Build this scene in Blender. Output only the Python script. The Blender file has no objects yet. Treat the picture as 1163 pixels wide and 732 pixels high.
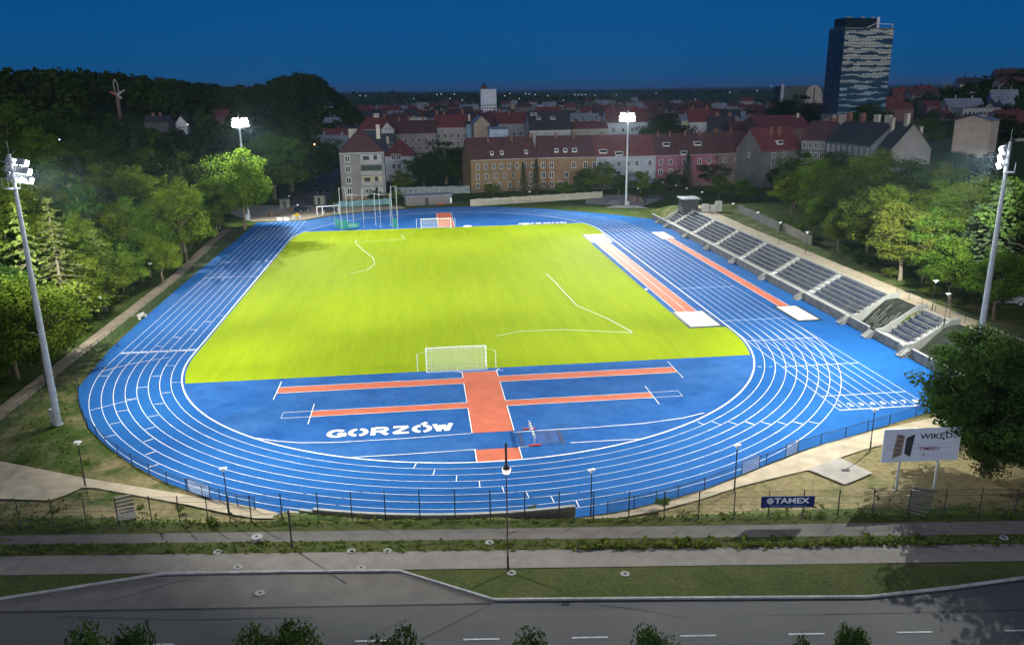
import bpy, bmesh, math, random
import numpy as np
from mathutils import Vector, Matrix
R_ = math.radians
random.seed(7); NR = np.random.default_rng(11)
SC = bpy.context.scene
COL = SC.collection
S = 1.2                                            # street level above the track
# ------------------------------------------------------------------ camera model (measured from the 400 m track)
CAM = np.array([-6.1662, -146.1352, 32.7506]); YAW, PIT, ROL, FPX = 0.1110, 0.2809, -0.0140, 918.17
def cam_axes():
    cy, sy, cp, sp = math.cos(YAW), math.sin(YAW), math.cos(PIT), math.sin(PIT)
    f = np.array([sy*cp, cy*cp, -sp]); r = np.array([cy, -sy, 0.]); u = np.cross(r, f)
    cr, sr = math.cos(ROL), math.sin(ROL)
    return np.array([r*cr + u*sr, u*cr - r*sr, f])
AX = cam_axes()
def ray(px, py): return np.array([(px-581.5)/FPX, (366-py)/FPX, 1.]) @ AX
def at(px, py, z=0.):                              # ground survey: photo pixel -> place at height z
    d = ray(px, py); return CAM + d*((z-CAM[2])/d[2])
def ony(px, py, y):
    d = ray(px, py); return CAM + d*((y-CAM[1])/d[1])
def onx(px, py, x):
    d = ray(px, py); return CAM + d*((x-CAM[0])/d[0])
# ------------------------------------------------------------------ terrain
def sm(t):
    t = np.clip(t, 0, 1); return t*t*(3-2*t)
def rdist(x, y):                                   # distance outside the outer lane line
    yy = np.abs(y)-42.195
    d = np.where(yy > 0, np.hypot(x, np.maximum(yy, 0)), np.abs(x))
    return d-46.26
def fence_y(x): return -91.6-0.117*x
def gau(x, y, cx, cy, sx, sy, h): return h*np.exp(-0.5*(((x-cx)/sx)**2+((y-cy)/sy)**2))
def Hn(x, y):
    x = np.asarray(x, float); y = np.asarray(y, float)
    d = y-fence_y(x); a = np.maximum(rdist(x, y)-1.5, 0)
    t = a/(a+np.maximum(d, 0)+1e-6)
    z = np.where(y < -60, S*sm((t-.4)/.6), 0.)
    z0 = np.where((x > -18.6) & (x < 5.2), 1.12-0.85*np.clip((x+1)/6, 0, 1), 0.)*sm((a-.3)/.3)
    z = np.where((y < -80) & (d > 0), np.maximum(z, z0), z)
    z = np.where(d <= 0, S, z)
    e = 3.7*sm((x-54)/5.2)*sm((y+90)/16)*sm((78-y)/26)*(1-.6*sm((x-110)/80))
    l = 12*sm((-58-x)/75)*sm((y+150)/60)
    z = np.maximum(z, np.maximum(e, l))
    hl = gau(x, y, -190, 255, 100, 85, 15)+gau(x, y, -300, 150, 130, 110, 6)+gau(x, y, -150, 420, 70, 80, 7)+gau(x, y, -80, 580, 34, 70, 33)+gau(x, y, -240, 430, 110, 110, 5)
    z = z+hl*sm((-35-x)/70)*sm((np.hypot(x, y)-130)/110)+gau(x, y, 560, 430, 110, 130, 46)*sm((x-180)/160)
    return z
def H(x, y): return float(Hn(x, y))
def att(px, py, dz=0.):                            # pixel -> place on the terrain
    z = 0.
    for _ in range(12):
        p = at(px, py, z+dz); z = .5*z+.5*H(p[0], p[1])
    return Vector((p[0], p[1], H(p[0], p[1])))
# ------------------------------------------------------------------ object helpers
def link(o): COL.objects.link(o); return o
def tag(o, label=None, cat=None, group=None, kind=None):
    if label: o['label'] = label
    if cat: o['category'] = cat
    if group: o['group'] = group
    if kind: o['kind'] = kind
    return o
def thing(name, label, cat, loc=(0, 0, 0), rz=0., group=None):
    o = link(bpy.data.objects.new(name, None)); o.location = loc; o.rotation_euler = (0, 0, rz); o.empty_display_size = .3
    return tag(o, label, cat, group)
def mobj(name, me, parent=None, loc=None, rz=None):
    o = link(bpy.data.objects.new(name, me))
    if parent: o.parent = parent
    if loc is not None: o.location = loc
    if rz is not None: o.rotation_euler = (0, 0, rz)
    return o
def copy_tree(o, parent=None):
    c = o.copy(); COL.objects.link(c)
    if parent: c.parent = parent
    for ch in list(o.children): copy_tree(ch, c)
    return c
class MB:
    def __init__(s): s.v = []; s.f = []; s.m = []
    def add(s, vs, fs, m=0):
        b = len(s.v); s.v += [tuple(v) for v in vs]; s.f += [tuple(i+b for i in f) for f in fs]; s.m += [m]*len(fs); return s
    def box(s, x0, x1, y0, y1, z0, z1, m=0):
        return s.add([(x0,y0,z0),(x1,y0,z0),(x1,y1,z0),(x0,y1,z0),(x0,y0,z1),(x1,y0,z1),(x1,y1,z1),(x0,y1,z1)],
                     [(0,3,2,1),(4,5,6,7),(0,1,5,4),(1,2,6,5),(2,3,7,6),(3,0,4,7)], m)
    def cbox(s, c, d, m=0): return s.box(c[0]-d[0]/2, c[0]+d[0]/2, c[1]-d[1]/2, c[1]+d[1]/2, c[2]-d[2]/2, c[2]+d[2]/2, m)
    def tube(s, p, q, r0, r1=None, n=8, m=0, cap=True):
        r1 = r0 if r1 is None else r1
        p, q = Vector(p), Vector(q); a = (q-p).normalized()
        u = a.orthogonal().normalized(); w = a.cross(u)
        vs = []
        for c, r in ((p, r0), (q, r1)):
            for i in range(n):
                t = 2*math.pi*i/n; vs.append(c+u*(r*math.cos(t))+w*(r*math.sin(t)))
        fs = [(i, (i+1) % n, n+(i+1) % n, n+i) for i in range(n)]
        if cap: fs += [tuple(range(n))[::-1], tuple(range(n, 2*n))]
        return s.add(vs, fs, m)
    def path(s, pts, r, n=6, m=0):
        for a, b in zip(pts[:-1], pts[1:]): s.tube(a, b, r, n=n, m=m)
        return s
    def prism(s, poly, z0, z1, m=0):
        n = len(poly)
        vs = [(x, y, z0) for x, y in poly]+[(x, y, z1) for x, y in poly]
        return s.add(vs, [tuple(range(n))[::-1], tuple(range(n, 2*n))]+[(i, (i+1) % n, n+(i+1) % n, n+i) for i in range(n)], m)
    def xprism(s, prof, y0, y1, m=0):              # profile in xz, pushed along y
        n = len(prof)
        vs = [(x, y0, z) for x, z in prof]+[(x, y1, z) for x, z in prof]
        return s.add(vs, [tuple(range(n)), tuple(range(n, 2*n))[::-1]]+[(i, n+i, n+(i+1) % n, (i+1) % n) for i in range(n)], m)
    def strip(s, pts, w, z=0., m=0, closed=False, zf=None):
        P = [Vector((p[0], p[1])) for p in pts]; n = len(P); vs = []
        for i in range(n):
            a = P[i-1] if (i > 0 or closed) else P[i]; b = P[(i+1) % n] if (i < n-1 or closed) else P[i]
            d = (b-a)
            if d.length < 1e-9: d = Vector((1, 0))
            d.normalize(); nn = Vector((-d.y, d.x))*w/2
            for q in (P[i]-nn, P[i]+nn): vs.append((q.x, q.y, z if zf is None else zf(q.x, q.y)+z))
        k = n if closed else n-1
        return s.add(vs, [(2*i, 2*((i+1) % n), 2*((i+1) % n)+1, 2*i+1) for i in range(k)], m)
    def mesh(s, name, mats, smooth=False):
        me = bpy.data.meshes.new(name); me.from_pydata(s.v, [], s.f)
        for m in (mats if isinstance(mats, (list, tuple)) else [mats]): me.materials.append(m)
        if any(s.m): me.polygons.foreach_set('material_index', s.m)
        if smooth: me.polygons.foreach_set('use_smooth', [True]*len(s.f))
        bm = bmesh.new(); bm.from_mesh(me); bmesh.ops.recalc_face_normals(bm, faces=bm.faces); bm.to_mesh(me); bm.free()
        me.update(); return me
    def build(s, name, mats, parent=None, loc=None, rz=None, smooth=False):
        return mobj(name, s.mesh(name, mats, smooth), parent, loc, rz)
def npmesh(name, V, F, mat, attr=None, smooth=False):
    V = np.asarray(V, np.float32); F = np.asarray(F, np.int32); k = F.shape[1]
    me = bpy.data.meshes.new(name); me.vertices.add(len(V)); me.vertices.foreach_set('co', V.ravel())
    me.loops.add(F.size); me.loops.foreach_set('vertex_index', F.ravel())
    me.polygons.add(len(F)); me.polygons.foreach_set('loop_start', np.arange(0, F.size, k, dtype=np.int32))
    if smooth: me.polygons.foreach_set('use_smooth', np.ones(len(F), bool))
    for m in (mat if isinstance(mat, (list, tuple)) else [mat]): me.materials.append(m)
    if attr is not None:
        a = me.attributes.new('tone', 'FLOAT', 'POINT'); a.data.foreach_set('value', np.asarray(attr, np.float32))
    me.update(); me.validate(); return me
def sheet(name, poly, mat, z=0., follow=False, cuts=5, kind='structure', parent=None):
    bm = bmesh.new(); vs = [bm.verts.new((p[0], p[1], z)) for p in poly]; f = bm.faces.new(vs)
    bmesh.ops.triangulate(bm, faces=[f])
    if follow:
        for _ in range(3):
            long = [e for e in bm.edges if e.calc_length() > 1.6]
            if long: bmesh.ops.subdivide_edges(bm, edges=long, cuts=1, use_grid_fill=False); bmesh.ops.triangulate(bm, faces=bm.faces)
        for v in bm.verts: v.co.z = H(v.co.x, v.co.y)+z
    for f in bm.faces:
        f.normal_update()
        if f.normal.z < 0: f.normal_flip()
    me = bpy.data.meshes.new(name); bm.to_mesh(me); bm.free(); me.materials.append(mat)
    o = mobj(name, me, parent)
    if kind: o['kind'] = kind
    return o
# ------------------------------------------------------------------ materials
def newmat(name):
    m = bpy.data.materials.new(name); m.use_nodes = True
    nt = m.node_tree; b = nt.nodes['Principled BSDF']; return m, nt, b
def N(nt, t, **kw):
    n = nt.nodes.new(t)
    for k, v in kw.items(): setattr(n, k, v)
    return n
def ramp(nt, fac, stops):
    r = N(nt, 'ShaderNodeValToRGB'); el = r.color_ramp.elements
    while len(el) < len(stops): el.new(.5)
    for e, (p, c) in zip(el, stops): e.position = p; e.color = (*c, 1)
    nt.links.new(fac, r.inputs[0]); return r.outputs[0]
def noise(nt, scale, detail=4, rough=.55, vec=None, sc3=None):
    tc = N(nt, 'ShaderNodeTexCoord').outputs['Object'] if vec is None else vec
    if sc3:
        mp = N(nt, 'ShaderNodeMapping'); mp.inputs['Scale'].default_value = sc3; nt.links.new(tc, mp.inputs[0]); tc = mp.outputs[0]
    n = N(nt, 'ShaderNodeTexNoise'); n.inputs['Scale'].default_value = scale; n.inputs['Detail'].default_value = detail; n.inputs['Roughness'].default_value = rough
    nt.links.new(tc, n.inputs['Vector']); return n.outputs[0]
def mixc(nt, fac, a, b, mode='MIX'):
    m = N(nt, 'ShaderNodeMix', data_type='RGBA', blend_type=mode)
    for s, v in ((m.inputs[0], fac), (m.inputs[6], a), (m.inputs[7], b)):
        if hasattr(v, 'links'): nt.links.new(v, s)
        elif isinstance(v, (int, float)): s.default_value = v
        else: s.default_value = (*v, 1)
    return m.outputs[2]
def bump(nt, b, h, strength=.3, dist=.05):
    n = N(nt, 'ShaderNodeBump'); n.inputs['Strength'].default_value = strength; n.inputs['Distance'].default_value = dist
    nt.links.new(h, n.inputs['Height']); nt.links.new(n.outputs[0], b.inputs['Normal'])
def mat(name, c, var=.25, scale=1.5, rough=.7, metal=0., spec=.3, c2=None, bm=0., sc3=None, detail=4):
    m, nt, b = newmat(name)
    b.inputs['Roughness'].default_value = rough; b.inputs['Metallic'].default_value = metal; b.inputs['Specular IOR Level'].default_value = spec
    lo = c2 if c2 else tuple(x*(1-var) for x in c); hi = c if c2 else tuple(min(1, x*(1+var)) for x in c)
    n = noise(nt, scale, detail, sc3=sc3)
    nt.links.new(ramp(nt, n, [(.3, lo), (.7, hi)]), b.inputs['Base Color'])
    if bm: bump(nt, b, n, bm, .03)
    return m
def emat(name, c, s):
    m, nt, b = newmat(name); b.inputs['Base Color'].default_value = (*c, 1)
    b.inputs['Emission Color'].default_value = (*c, 1); b.inputs['Emission Strength'].default_value = s; return m
def meshmat(name, c, alpha):
    m, nt, b = newmat(name); b.inputs['Base Color'].default_value = (*c, 1); b.inputs['Roughness'].default_value = .6
    b.inputs['Alpha'].default_value = alpha; return m
def leafmat(name, c1, c2, trans=.35):
    m, nt, b = newmat(name); nt.nodes.remove(b)
    out = nt.nodes['Material Output']
    oi = N(nt, 'ShaderNodeObjectInfo'); at_ = N(nt, 'ShaderNodeAttribute', attribute_name='tone')
    base = mixc(nt, at_.outputs['Fac'], c1, c2)
    hs = N(nt, 'ShaderNodeHueSaturation')
    mr = N(nt, 'ShaderNodeMapRange'); mr.inputs[3].default_value = .47; mr.inputs[4].default_value = .515
    nt.links.new(oi.outputs['Random'], mr.inputs[0]); nt.links.new(mr.outputs[0], hs.inputs['Hue'])
    mr2 = N(nt, 'ShaderNodeMapRange'); mr2.inputs[3].default_value = .75; mr2.inputs[4].default_value = 1.25
    mul = N(nt, 'ShaderNodeMath', operation='MULTIPLY'); mul.inputs[1].default_value = 7.13
    fr = N(nt, 'ShaderNodeMath', operation='FRACT')
    nt.links.new(oi.outputs['Random'], mul.inputs[0]); nt.links.new(mul.outputs[0], fr.inputs[0]); nt.links.new(fr.outputs[0], mr2.inputs[0])
    nt.links.new(mr2.outputs[0], hs.inputs['Value']); nt.links.new(base, hs.inputs['Color'])
    d = N(nt, 'ShaderNodeBsdfDiffuse'); t = N(nt, 'ShaderNodeBsdfTranslucent'); mx = N(nt, 'ShaderNodeMixShader'); mx.inputs[0].default_value = trans
    nt.links.new(hs.outputs[0], d.inputs[0]); nt.links.new(hs.outputs[0], t.inputs[0])
    nt.links.new(d.outputs[0], mx.inputs[1]); nt.links.new(t.outputs[0], mx.inputs[2]); nt.links.new(mx.outputs[0], out.inputs[0])
    return m
M = {}
M['white_line'] = mat('white_line_paint', (.8, .8, .8), .05, 3)
M['side_wall'] = mat('side_wall_concrete', (.25, .245, .225), .25, .8, .85, detail=8)
M['aisle'] = mat('aisle_concrete', (.5, .49, .46), .1, 1.4, .8)
M['white'] = mat('white_paint', (.75, .76, .78), .06, 2, .5)
M['pole'] = mat('galvanised_steel', (.38, .41, .44), .12, 1.2, .45, .3)
M['dark'] = mat('dark_green_steel', (.02, .025, .025), .2, 3, .5)
M['black'] = mat('black_plastic', (.015, .016, .018), .2, 3, .5)
M['concrete'] = mat('grey_concrete', (.14, .14, .142), .35, .9, .85, bm=.2, detail=8)
M['concrete_pale'] = mat('pale_concrete', (.34, .33, .305), .15, 1.4, .8, detail=8)
M['kerb'] = mat('kerb_stone', (.3, .3, .29), .25, 2, .85)
M['red_rubber'] = mat('red_rubber', (.5, .105, .045), .14, .5, .8, detail=8)
M['sand'] = mat('sand_cover', (.8, .72, .6), .06, 1, .9)
M['path'] = mat('path_gravel', (.36, .29, .20), .22, .7, .95, bm=.2, detail=10)
M['paving'] = mat('grey_paving', (.175, .15, .13), .16, 1.1, .9, bm=.15, detail=10)
M['slab'] = mat('pale_slab', (.27, .24, .21), .25, .5, .9, bm=.15, detail=10)
M['seat_blue'] = mat('navy_seat', (.004, .015, .05), .15, 2, .4)
M['seat_grey'] = mat('grey_seat', (.04, .055, .068), .12, 2, .4)
M['lamp'] = emat('floodlight_lens', (.92, .97, 1.), 18.)
M['lamp_warm'] = emat('warm_lamp_glass', (1., .5, .38), 3.)
M['lamp_path'] = emat('path_lamp_glass', (1., .95, .85), 1.3)
M['city_light'] = emat('town_lamp_glass', (.8, .92, 1.), 1.3)
M['city_warm'] = emat('town_lamp_warm_glass', (1., .5, .2), 3.5)
M['wire'] = meshmat('fence_wire', (.02, .025, .025), .22)
M['wire_thin'] = meshmat('fence_wire_fine', (.03, .035, .03), .1)
M['net'] = meshmat('goal_net', (.8, .82, .82), .16)
M['green_net'] = meshmat('green_cage_net', (.01, .2, .11), .75)
M['bark'] = mat('bark', (.11, .085, .06), .35, 3, .95, sc3=(1, 1, .3))
M['bark_pale'] = mat('pale_bark', (.22, .18, .13), .3, 3, .95, sc3=(1, 1, .3))
M['leaf'] = leafmat('broad_leaves', (.04, .085, .010), (.12, .185, .022))
M['leaf_yellow'] = leafmat('yellow_green_leaves', (.06, .095, .014), (.145, .185, .032))
M['leaf_dark'] = leafmat('dark_leaves', (.018, .042, .010), (.05, .09, .018))
M['needle'] = leafmat('spruce_needles', (.022, .042, .018), (.06, .085, .035), .15)
M['needle_pale'] = leafmat('pale_needles', (.10, .13, .028), (.19, .22, .05), .25)
M['grass_blade'] = leafmat('grass_blades', (.05, .08, .012), (.14, .18, .035), .4)
M['glass'] = mat('window_glass', (.02, .025, .03), .2, 3, .12, spec=.6)
M['frame'] = mat('window_frame', (.6, .6, .58), .05, 3, .6)
M['chimney'] = mat('chimney_brick', (.2, .1, .07), .3, 2, .9)
M['chimney_pale'] = mat('pale_chimney_render', (.45, .40, .33), .2, 1, .9)
def roofmat(name, c):
    m, nt, b = newmat(name); b.inputs['Roughness'].default_value = .8
    n = noise(nt, .35, 6); n2 = noise(nt, 3., 3, sc3=(1, 1, .2))
    c1 = ramp(nt, n, [(.3, tuple(x*.6 for x in c)), (.7, tuple(x*1.25 for x in c))])
    c2 = mixc(nt, .35, c1, ramp(nt, n2, [(.35, tuple(x*.5 for x in c)), (.65, c)]))
    nt.links.new(c2, b.inputs['Base Color']); bump(nt, b, n2, .3, .05); return m
M['roof_red'] = roofmat('red_tiles', (.15, .036, .034)); M['roof_brown'] = roofmat('brown_red_tiles', (.085, .034, .034))
M['roof_dark'] = roofmat('dark_roof_felt', (.035, .035, .042)); M['roof_grey'] = roofmat('grey_sheet_roof', (.22, .25, .28))
_wm = {}
def wallmat(c):
    k = tuple(round(x, 3) for x in c)
    if k not in _wm: _wm[k] = mat('render_%d' % len(_wm), c, .18, .25, .9, detail=8)
    return _wm[k]
def m_track():
    m, nt, b = newmat('blue_rubber'); b.inputs['Roughness'].default_value = .9; b.inputs['Specular IOR Level'].default_value = .05
    n = noise(nt, .09, 7, .6); n2 = noise(nt, .6, 6, .6); n3 = noise(nt, 25, 2)
    c = ramp(nt, n, [(.32, (.006, .07, .245)), (.68, (.014, .105, .31))])
    c = mixc(nt, .3, c, ramp(nt, n2, [(.3, (.006, .055, .20)), (.7, (.02, .12, .33))]))
    c = mixc(nt, .12, c, ramp(nt, n3, [(.3, (0, .03, .12)), (.7, (.03, .14, .42))]))
    n5 = noise(nt, .22, 10, .75); n6 = noise(nt, 1.6, 8, .8)
    c = mixc(nt, ramp(nt, n5, [(.56, (0, 0, 0)), (.72, (.4, .4, .4))]), c, (.03, .10, .22)); c = mixc(nt, ramp(nt, n6, [(.3, (.3, .3, .3)), (.42, (0, 0, 0))]), c, (.004, .035, .13))
    nt.links.new(c, b.inputs['Base Color']); return m
def m_dzone():
    m, nt, b = newmat('blue_rubber_worn'); b.inputs['Roughness'].default_value = .9; b.inputs['Specular IOR Level'].default_value = .05
    n = noise(nt, .11, 8, .65); n2 = noise(nt, .35, 8, .7)
    n3 = noise(nt, .5, 10, .8)
    c = ramp(nt, n, [(.34, (.008, .072, .26)), (.5, (.018, .095, .285)), (.68, (.04, .125, .31))])
    c = mixc(nt, .45, c, ramp(nt, n2, [(.36, (.008, .045, .16)), (.5, (.018, .092, .285)), (.7, (.045, .13, .33))]))
    c = mixc(nt, ramp(nt, n3, [(.3, (.4, .4, .4)), (.42, (0, 0, 0))]), c, (.006, .032, .11))
    nt.links.new(c, b.inputs['Base Color']); return m
def m_turf():
    m, nt, b = newmat('turf'); b.inputs['Roughness'].default_value = .9; b.inputs['Specular IOR Level'].default_value = .03
    n = noise(nt, .55, 5, .6, sc3=(1, .06, 1)); n2 = noise(nt, .05, 5); n3 = noise(nt, 6, 3); n4 = noise(nt, 3.2, 4, .6, sc3=(1, .05, 1))
    c = ramp(nt, n, [(.28, (.205, .29, .002)), (.5, (.24, .33, .002)), (.72, (.275, .365, .003))])
    c = mixc(nt, .24, c, ramp(nt, n4, [(.35, (.15, .21, .002)), (.65, (.35, .37, .006))]))
    c = mixc(nt, .15, c, ramp(nt, n2, [(.35, (.21, .27, .003)), (.65, (.32, .36, .012))]))
    c = mixc(nt, .15, c, ramp(nt, n3, [(.3, (.1, .16, .0)), (.7, (.36, .42, .02))]))
    nt.links.new(c, b.inputs['Base Color']); bump(nt, b, n3, .25, .04); return m
def m_ground():
    m, nt, b = newmat('ground'); b.inputs['Roughness'].default_value = .95; b.inputs['Specular IOR Level'].default_value = .1
    a = N(nt, 'ShaderNodeAttribute', attribute_name='tone')
    n = noise(nt, .28, 8, .65); n2 = noise(nt, 2.2, 6, .7); n3 = noise(nt, .06, 4)
    green = ramp(nt, n2, [(.3, (.022, .042, .008)), (.55, (.05, .078, .013)), (.75, (.09, .105, .022))])
    dry = ramp(nt, n2, [(.28, (.10, .085, .035)), (.55, (.20, .155, .075)), (.75, (.27, .215, .12))])
    ad = N(nt, 'ShaderNodeMath', operation='ADD'); nt.links.new(a.outputs['Fac'], ad.inputs[0])
    mu = N(nt, 'ShaderNodeMath', operation='MULTIPLY_ADD'); mu.inputs[1].default_value = 2.4; mu.inputs[2].default_value = -1.2
    nt.links.new(n, mu.inputs[0]); nt.links.new(mu.outputs[0], ad.inputs[1])
    cl = ramp(nt, ad.outputs[0], [(.25, (0, 0, 0)), (.75, (1, 1, 1))])
    c = mixc(nt, cl, green, dry)
    nt.links.new(c, b.inputs['Base Color']); bump(nt, b, n2, .5, .08); return m
def m_asphalt():
    m, nt, b = newmat('asphalt'); b.inputs['Roughness'].default_value = .85
    n = noise(nt, .35, 6, .6, sc3=(.12, 1, 1)); n2 = noise(nt, 14, 4, .7); n3 = noise(nt, .12, 6)
    c = ramp(nt, n, [(.3, (.046, .042, .039)), (.7, (.078, .070, .065))])
    c = mixc(nt, .4, c, ramp(nt, n2, [(.3, (.03, .03, .03)), (.7, (.1, .098, .095))]))
    c = mixc(nt, .3, c, ramp(nt, n3, [(.35, (.04, .04, .042)), (.65, (.1, .092, .085))]))
    nt.links.new(c, b.inputs['Base Color']); bump(nt, b, n2, .2, .02); return m
def m_verge():
    m, nt, b = newmat('mown_verge'); b.inputs['Roughness'].default_value = .95; b.inputs['Specular IOR Level'].default_value = .05
    n = noise(nt, .5, 8, .7); n2 = noise(nt, 4., 6, .7)
    c = ramp(nt, n, [(.32, (.028, .044, .010)), (.52, (.052, .068, .017)), (.72, (.10, .092, .036))])
    c = mixc(nt, .45, c, ramp(nt, n2, [(.3, (.022, .032, .009)), (.7, (.11, .105, .04))]))
    nt.links.new(c, b.inputs['Base Color']); bump(nt, b, n2, .5, .06); return m
M['verge'] = m_verge()
M['slope'] = mat('dark_slope_mat', (.024, .027, .02), .45, 1.3, .95, bm=.3, detail=10)
M['track'] = m_track(); M['dzone'] = m_dzone(); M['turf'] = m_turf(); M['ground'] = m_ground(); M['asphalt'] = m_asphalt()
M['asphalt_pale'] = mat('old_asphalt', (.115, .098, .088), .2, .6, .9, bm=.2, detail=10)

def hit(px, py, dz=0., d0=60., d1=900.):           # where a line of sight first meets the terrain
    d = ray(px, py); n = math.hypot(d[0], d[1])
    for k in range(int(d0*2), int(d1*2)):
        p = CAM+d*(k*.5/n)
        if p[2] < H(p[0], p[1])+dz: return Vector((p[0], p[1], H(p[0], p[1])))
    p = CAM+d*(d1/n); return Vector((p[0], p[1], H(p[0], p[1])))
SUN_EL, SUN_ROT, SKY_STR, SKY_TINT, SUN_STR, EXPO, DUSK, HAZE = 14., 190., .055, (.02, .27, .56), 1., .38, (.0, .87, 3.2), 5e-5
# ================================================================== the setting
# ---- ground: one sheet, fine near the stadium, coarse to the horizon
def axis(lo, hi, fine, far):
    a = list(np.arange(lo, hi+.01, fine)); s = fine; v = hi; b = []
    while v < far: s *= 1.14; v += s; b.append(v)
    s = fine; v = lo; c = []
    while v > -far: s *= 1.14; v -= s; c.append(v)
    return np.array(c[::-1]+a+b)
gx = axis(-74, 78, 1., 24000); gy0 = axis(-104, 100, 1., 24000)
gy = np.unique(np.concatenate([gy0, np.arange(-92.5, -84, .33)]))
GX, GY = np.meshgrid(gx, gy)
Z = Hn(GX, GY)-.06
inx = (rdist(GX, GY) < 2.6)
Z = np.where(inx & (Z < .35) & (GY > -86), -.12, Z)
Z = np.where((GX > 46) & (GX < 53.6) & (GY > -70) & (GY < 60), -.12, Z)
for ya, yb_ in ((-55, -49.4), (-41.5, 48.5)): Z = np.where((GX > 53) & (GX < 59.4) & (GY > ya) & (GY < yb_), -.2, Z)
nx, ny = len(gx), len(gy)
V = np.c_[GX.ravel(), GY.ravel(), Z.ravel()]
idx = np.arange(nx*ny).reshape(ny, nx)
F = np.c_[idx[:-1, :-1].ravel(), idx[:-1, 1:].ravel(), idx[1:, 1:].ravel(), idx[1:, :-1].ravel()]
rd = rdist(GX, GY); dd = GY-fence_y(GX)
dry = np.where((GY < -66) & (dd > -.2) & (rd > 0), .62, .12)
dry = np.where((GX > 8) & (GY < -74) & (dd > .5), .78, dry)
dry = np.where((dd > -.5) & (dd < 2.0) & (GY < -84), .28, dry)
dry = np.where((GX < -36) & (GX > -53) & (GY < -40) & (GY > -78), .30, dry)
dry = np.where((GX > 55) & (GY > -75) & (GY < 80) & (GX < 75), .3, dry)
dry = np.where((np.abs(GX+44) < 14) & (GY > 76) & (GY < 96), .75, dry)
far = np.hypot(GX, GY) > 160
dry = np.where(far, -.2, dry)
g = mobj('ground', npmesh('ground', V, F, M['ground'], dry.ravel())); g['kind'] = 'structure'
# ---- blue running surface
def arc(cx, cy, r, a0, a1, n): return [(cx+r*math.cos(R_(a)), cy+r*math.sin(R_(a))) for a in np.linspace(a0, a1, n)]
P2 = lambda *pp: [tuple(at(*p)[:2]) for p in pp]
poly = [(53.35, 50.5), (53.35, -70.6)]
poly += P2((1040, 472), (1000, 485), (960, 497), (905, 513), (870, 527), (835, 541), (800, 555), (760, 567), (700, 581))
poly += [(4.9, -89.6)]+[(x, -42.195-math.sqrt(47.72**2-x*x)) for x in (1, -3, -8, -13, -17.8)]
poly += P2((270, 574), (230, 563), (190, 548), (150, 527), (120, 505), (100, 485), (90, 460), (89, 440))
poly += [(-48.3, -38), (-48.8, -20), (-49, 0), (-49, 30), (-48.9, 71), (-36.3, 72.6), (-30.3, 79.6), (-22, 84.2), (-15.4, 86.7), (-6, 89.2), (0, 90), (7, 89.8), (15, 88.2), (29, 80.5), (40, 71), (46, 65.2), (52.6, 57), (53.35, 54)]
sheet('running_track', poly, M['track'], 0.)
# D zones inside the curb are a more worn blue
def stadium(R, n=64, L=84.39): return arc(0, L/2, R, 0, 180, n)+arc(0, -L/2, R, 180, 360, n)
sheet('infield_blue_surface', stadium(36.42), M['dzone'], .005)
# ---- turf pitch
RT = 36.15
def ex(y): return math.sqrt(max(RT**2-max(abs(y)-42.195, 0)**2, 0))
yb, yt = -52.9, 53.6
turf = [(-ex(y), y) for y in np.linspace(yb, -42.2, 8)]+[(-ex(y), y) for y in np.linspace(42.2, yt, 8)]
turf += [(ex(y), y) for y in np.linspace(yt, 42.2, 8)]+[(36.1, 36.9), (30.75, 36.9), (30.75, -40.3), (36.1, -40.3)]+[(ex(y), y) for y in np.linspace(-42.2, yb, 8)]
sheet('football_turf', turf, M['turf'], .012)
# ---- red rubber runways
def rect(x0, x1, y0, y1): return [(x0, y0), (x1, y0), (x1, y1), (x0, y1)]
red = MB()
def rr(x0, x1, y0, y1, z=.018): red.add([(x0, y0, z), (x1, y0, z), (x1, y1, z), (x0, y1, z)], [(0, 1, 2, 3)])
rr(-2, 2.1, -72.05, -54.1); rr(-2, 2.1, -78.6, -76.0)
rr(-23.3, -2, -57.85, -56.0); rr(2.1, 23.5, -57.85, -56.0); rr(-18.6, -2, -65.4, -63.9); rr(2.1, 18.4, -65.4, -63.9)
rr(31.75, 34.75, -32, 26.6); rr(48.1, 49.75, -31.6, 28.1); rr(-2, 2.1, 54.5, 78.5)
o = red.build('runway_rubber', M['red_rubber']); o['kind'] = 'structure'
# ---- painted lines
ln = MB(); ZL = .026; W = .052
def L(pts, w=W, closed=False): ln.strip(pts, w, ZL, 0, closed)
ln.strip(stadium(36.5, 90), .17, ZL+.002, 0, True)
for k in range(1, 9): ln.strip(stadium(36.5+1.22*k, 90), W, ZL+.0003*k, 0, True)
zz = [ZL+.006]
def LX(pts, w=W, closed=False):
    zz[0] += .0002; ln.strip(pts, w, zz[0], 0, closed)
for k in range(9):
    x = 36.5+1.22*k
    LX([(x, -42.195), (x, -71.8)]); LX([(-x, 42.195), (-x, 71.5)])
LX([(36.5, -71.8), (46.3, -71.8)], .12)
for y in (-47.3, -57.9, -67.8, -17.5, -37.5, 42.): LX([(36.5, y), (46.26, y)], .08)
LX([(-46.26, 70.9), (-36.5, 70.9)], .1)
for y in (3.2, 17): LX([(-46.26, y+2), (-36.5, y+1.6)], .07)
for k in range(8):                                   # dashed finish line on the left straight
    x = -36.5-1.22*k; LX([(x-.12, -39.5), (x-1.1, -39.5)], .24); LX([(x-.05, -39.95), (x-1.2, -39.95)], .1)
z4 = lambda x, y: (80+x/5.815, 360+y/5.815); z5 = lambda x, y: (80+x/5.815, 440+y/5.815); z7 = lambda x, y: (460+x/5.815, 480+y/5.815)
z8 = lambda x, y: (660+x/5.815, 460+y/5.815); c2 = lambda x, y: (840+x/5.286, 380+y/5.286); b4 = lambda x, y: (180+x/5.815, 300+y/5.815)
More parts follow.
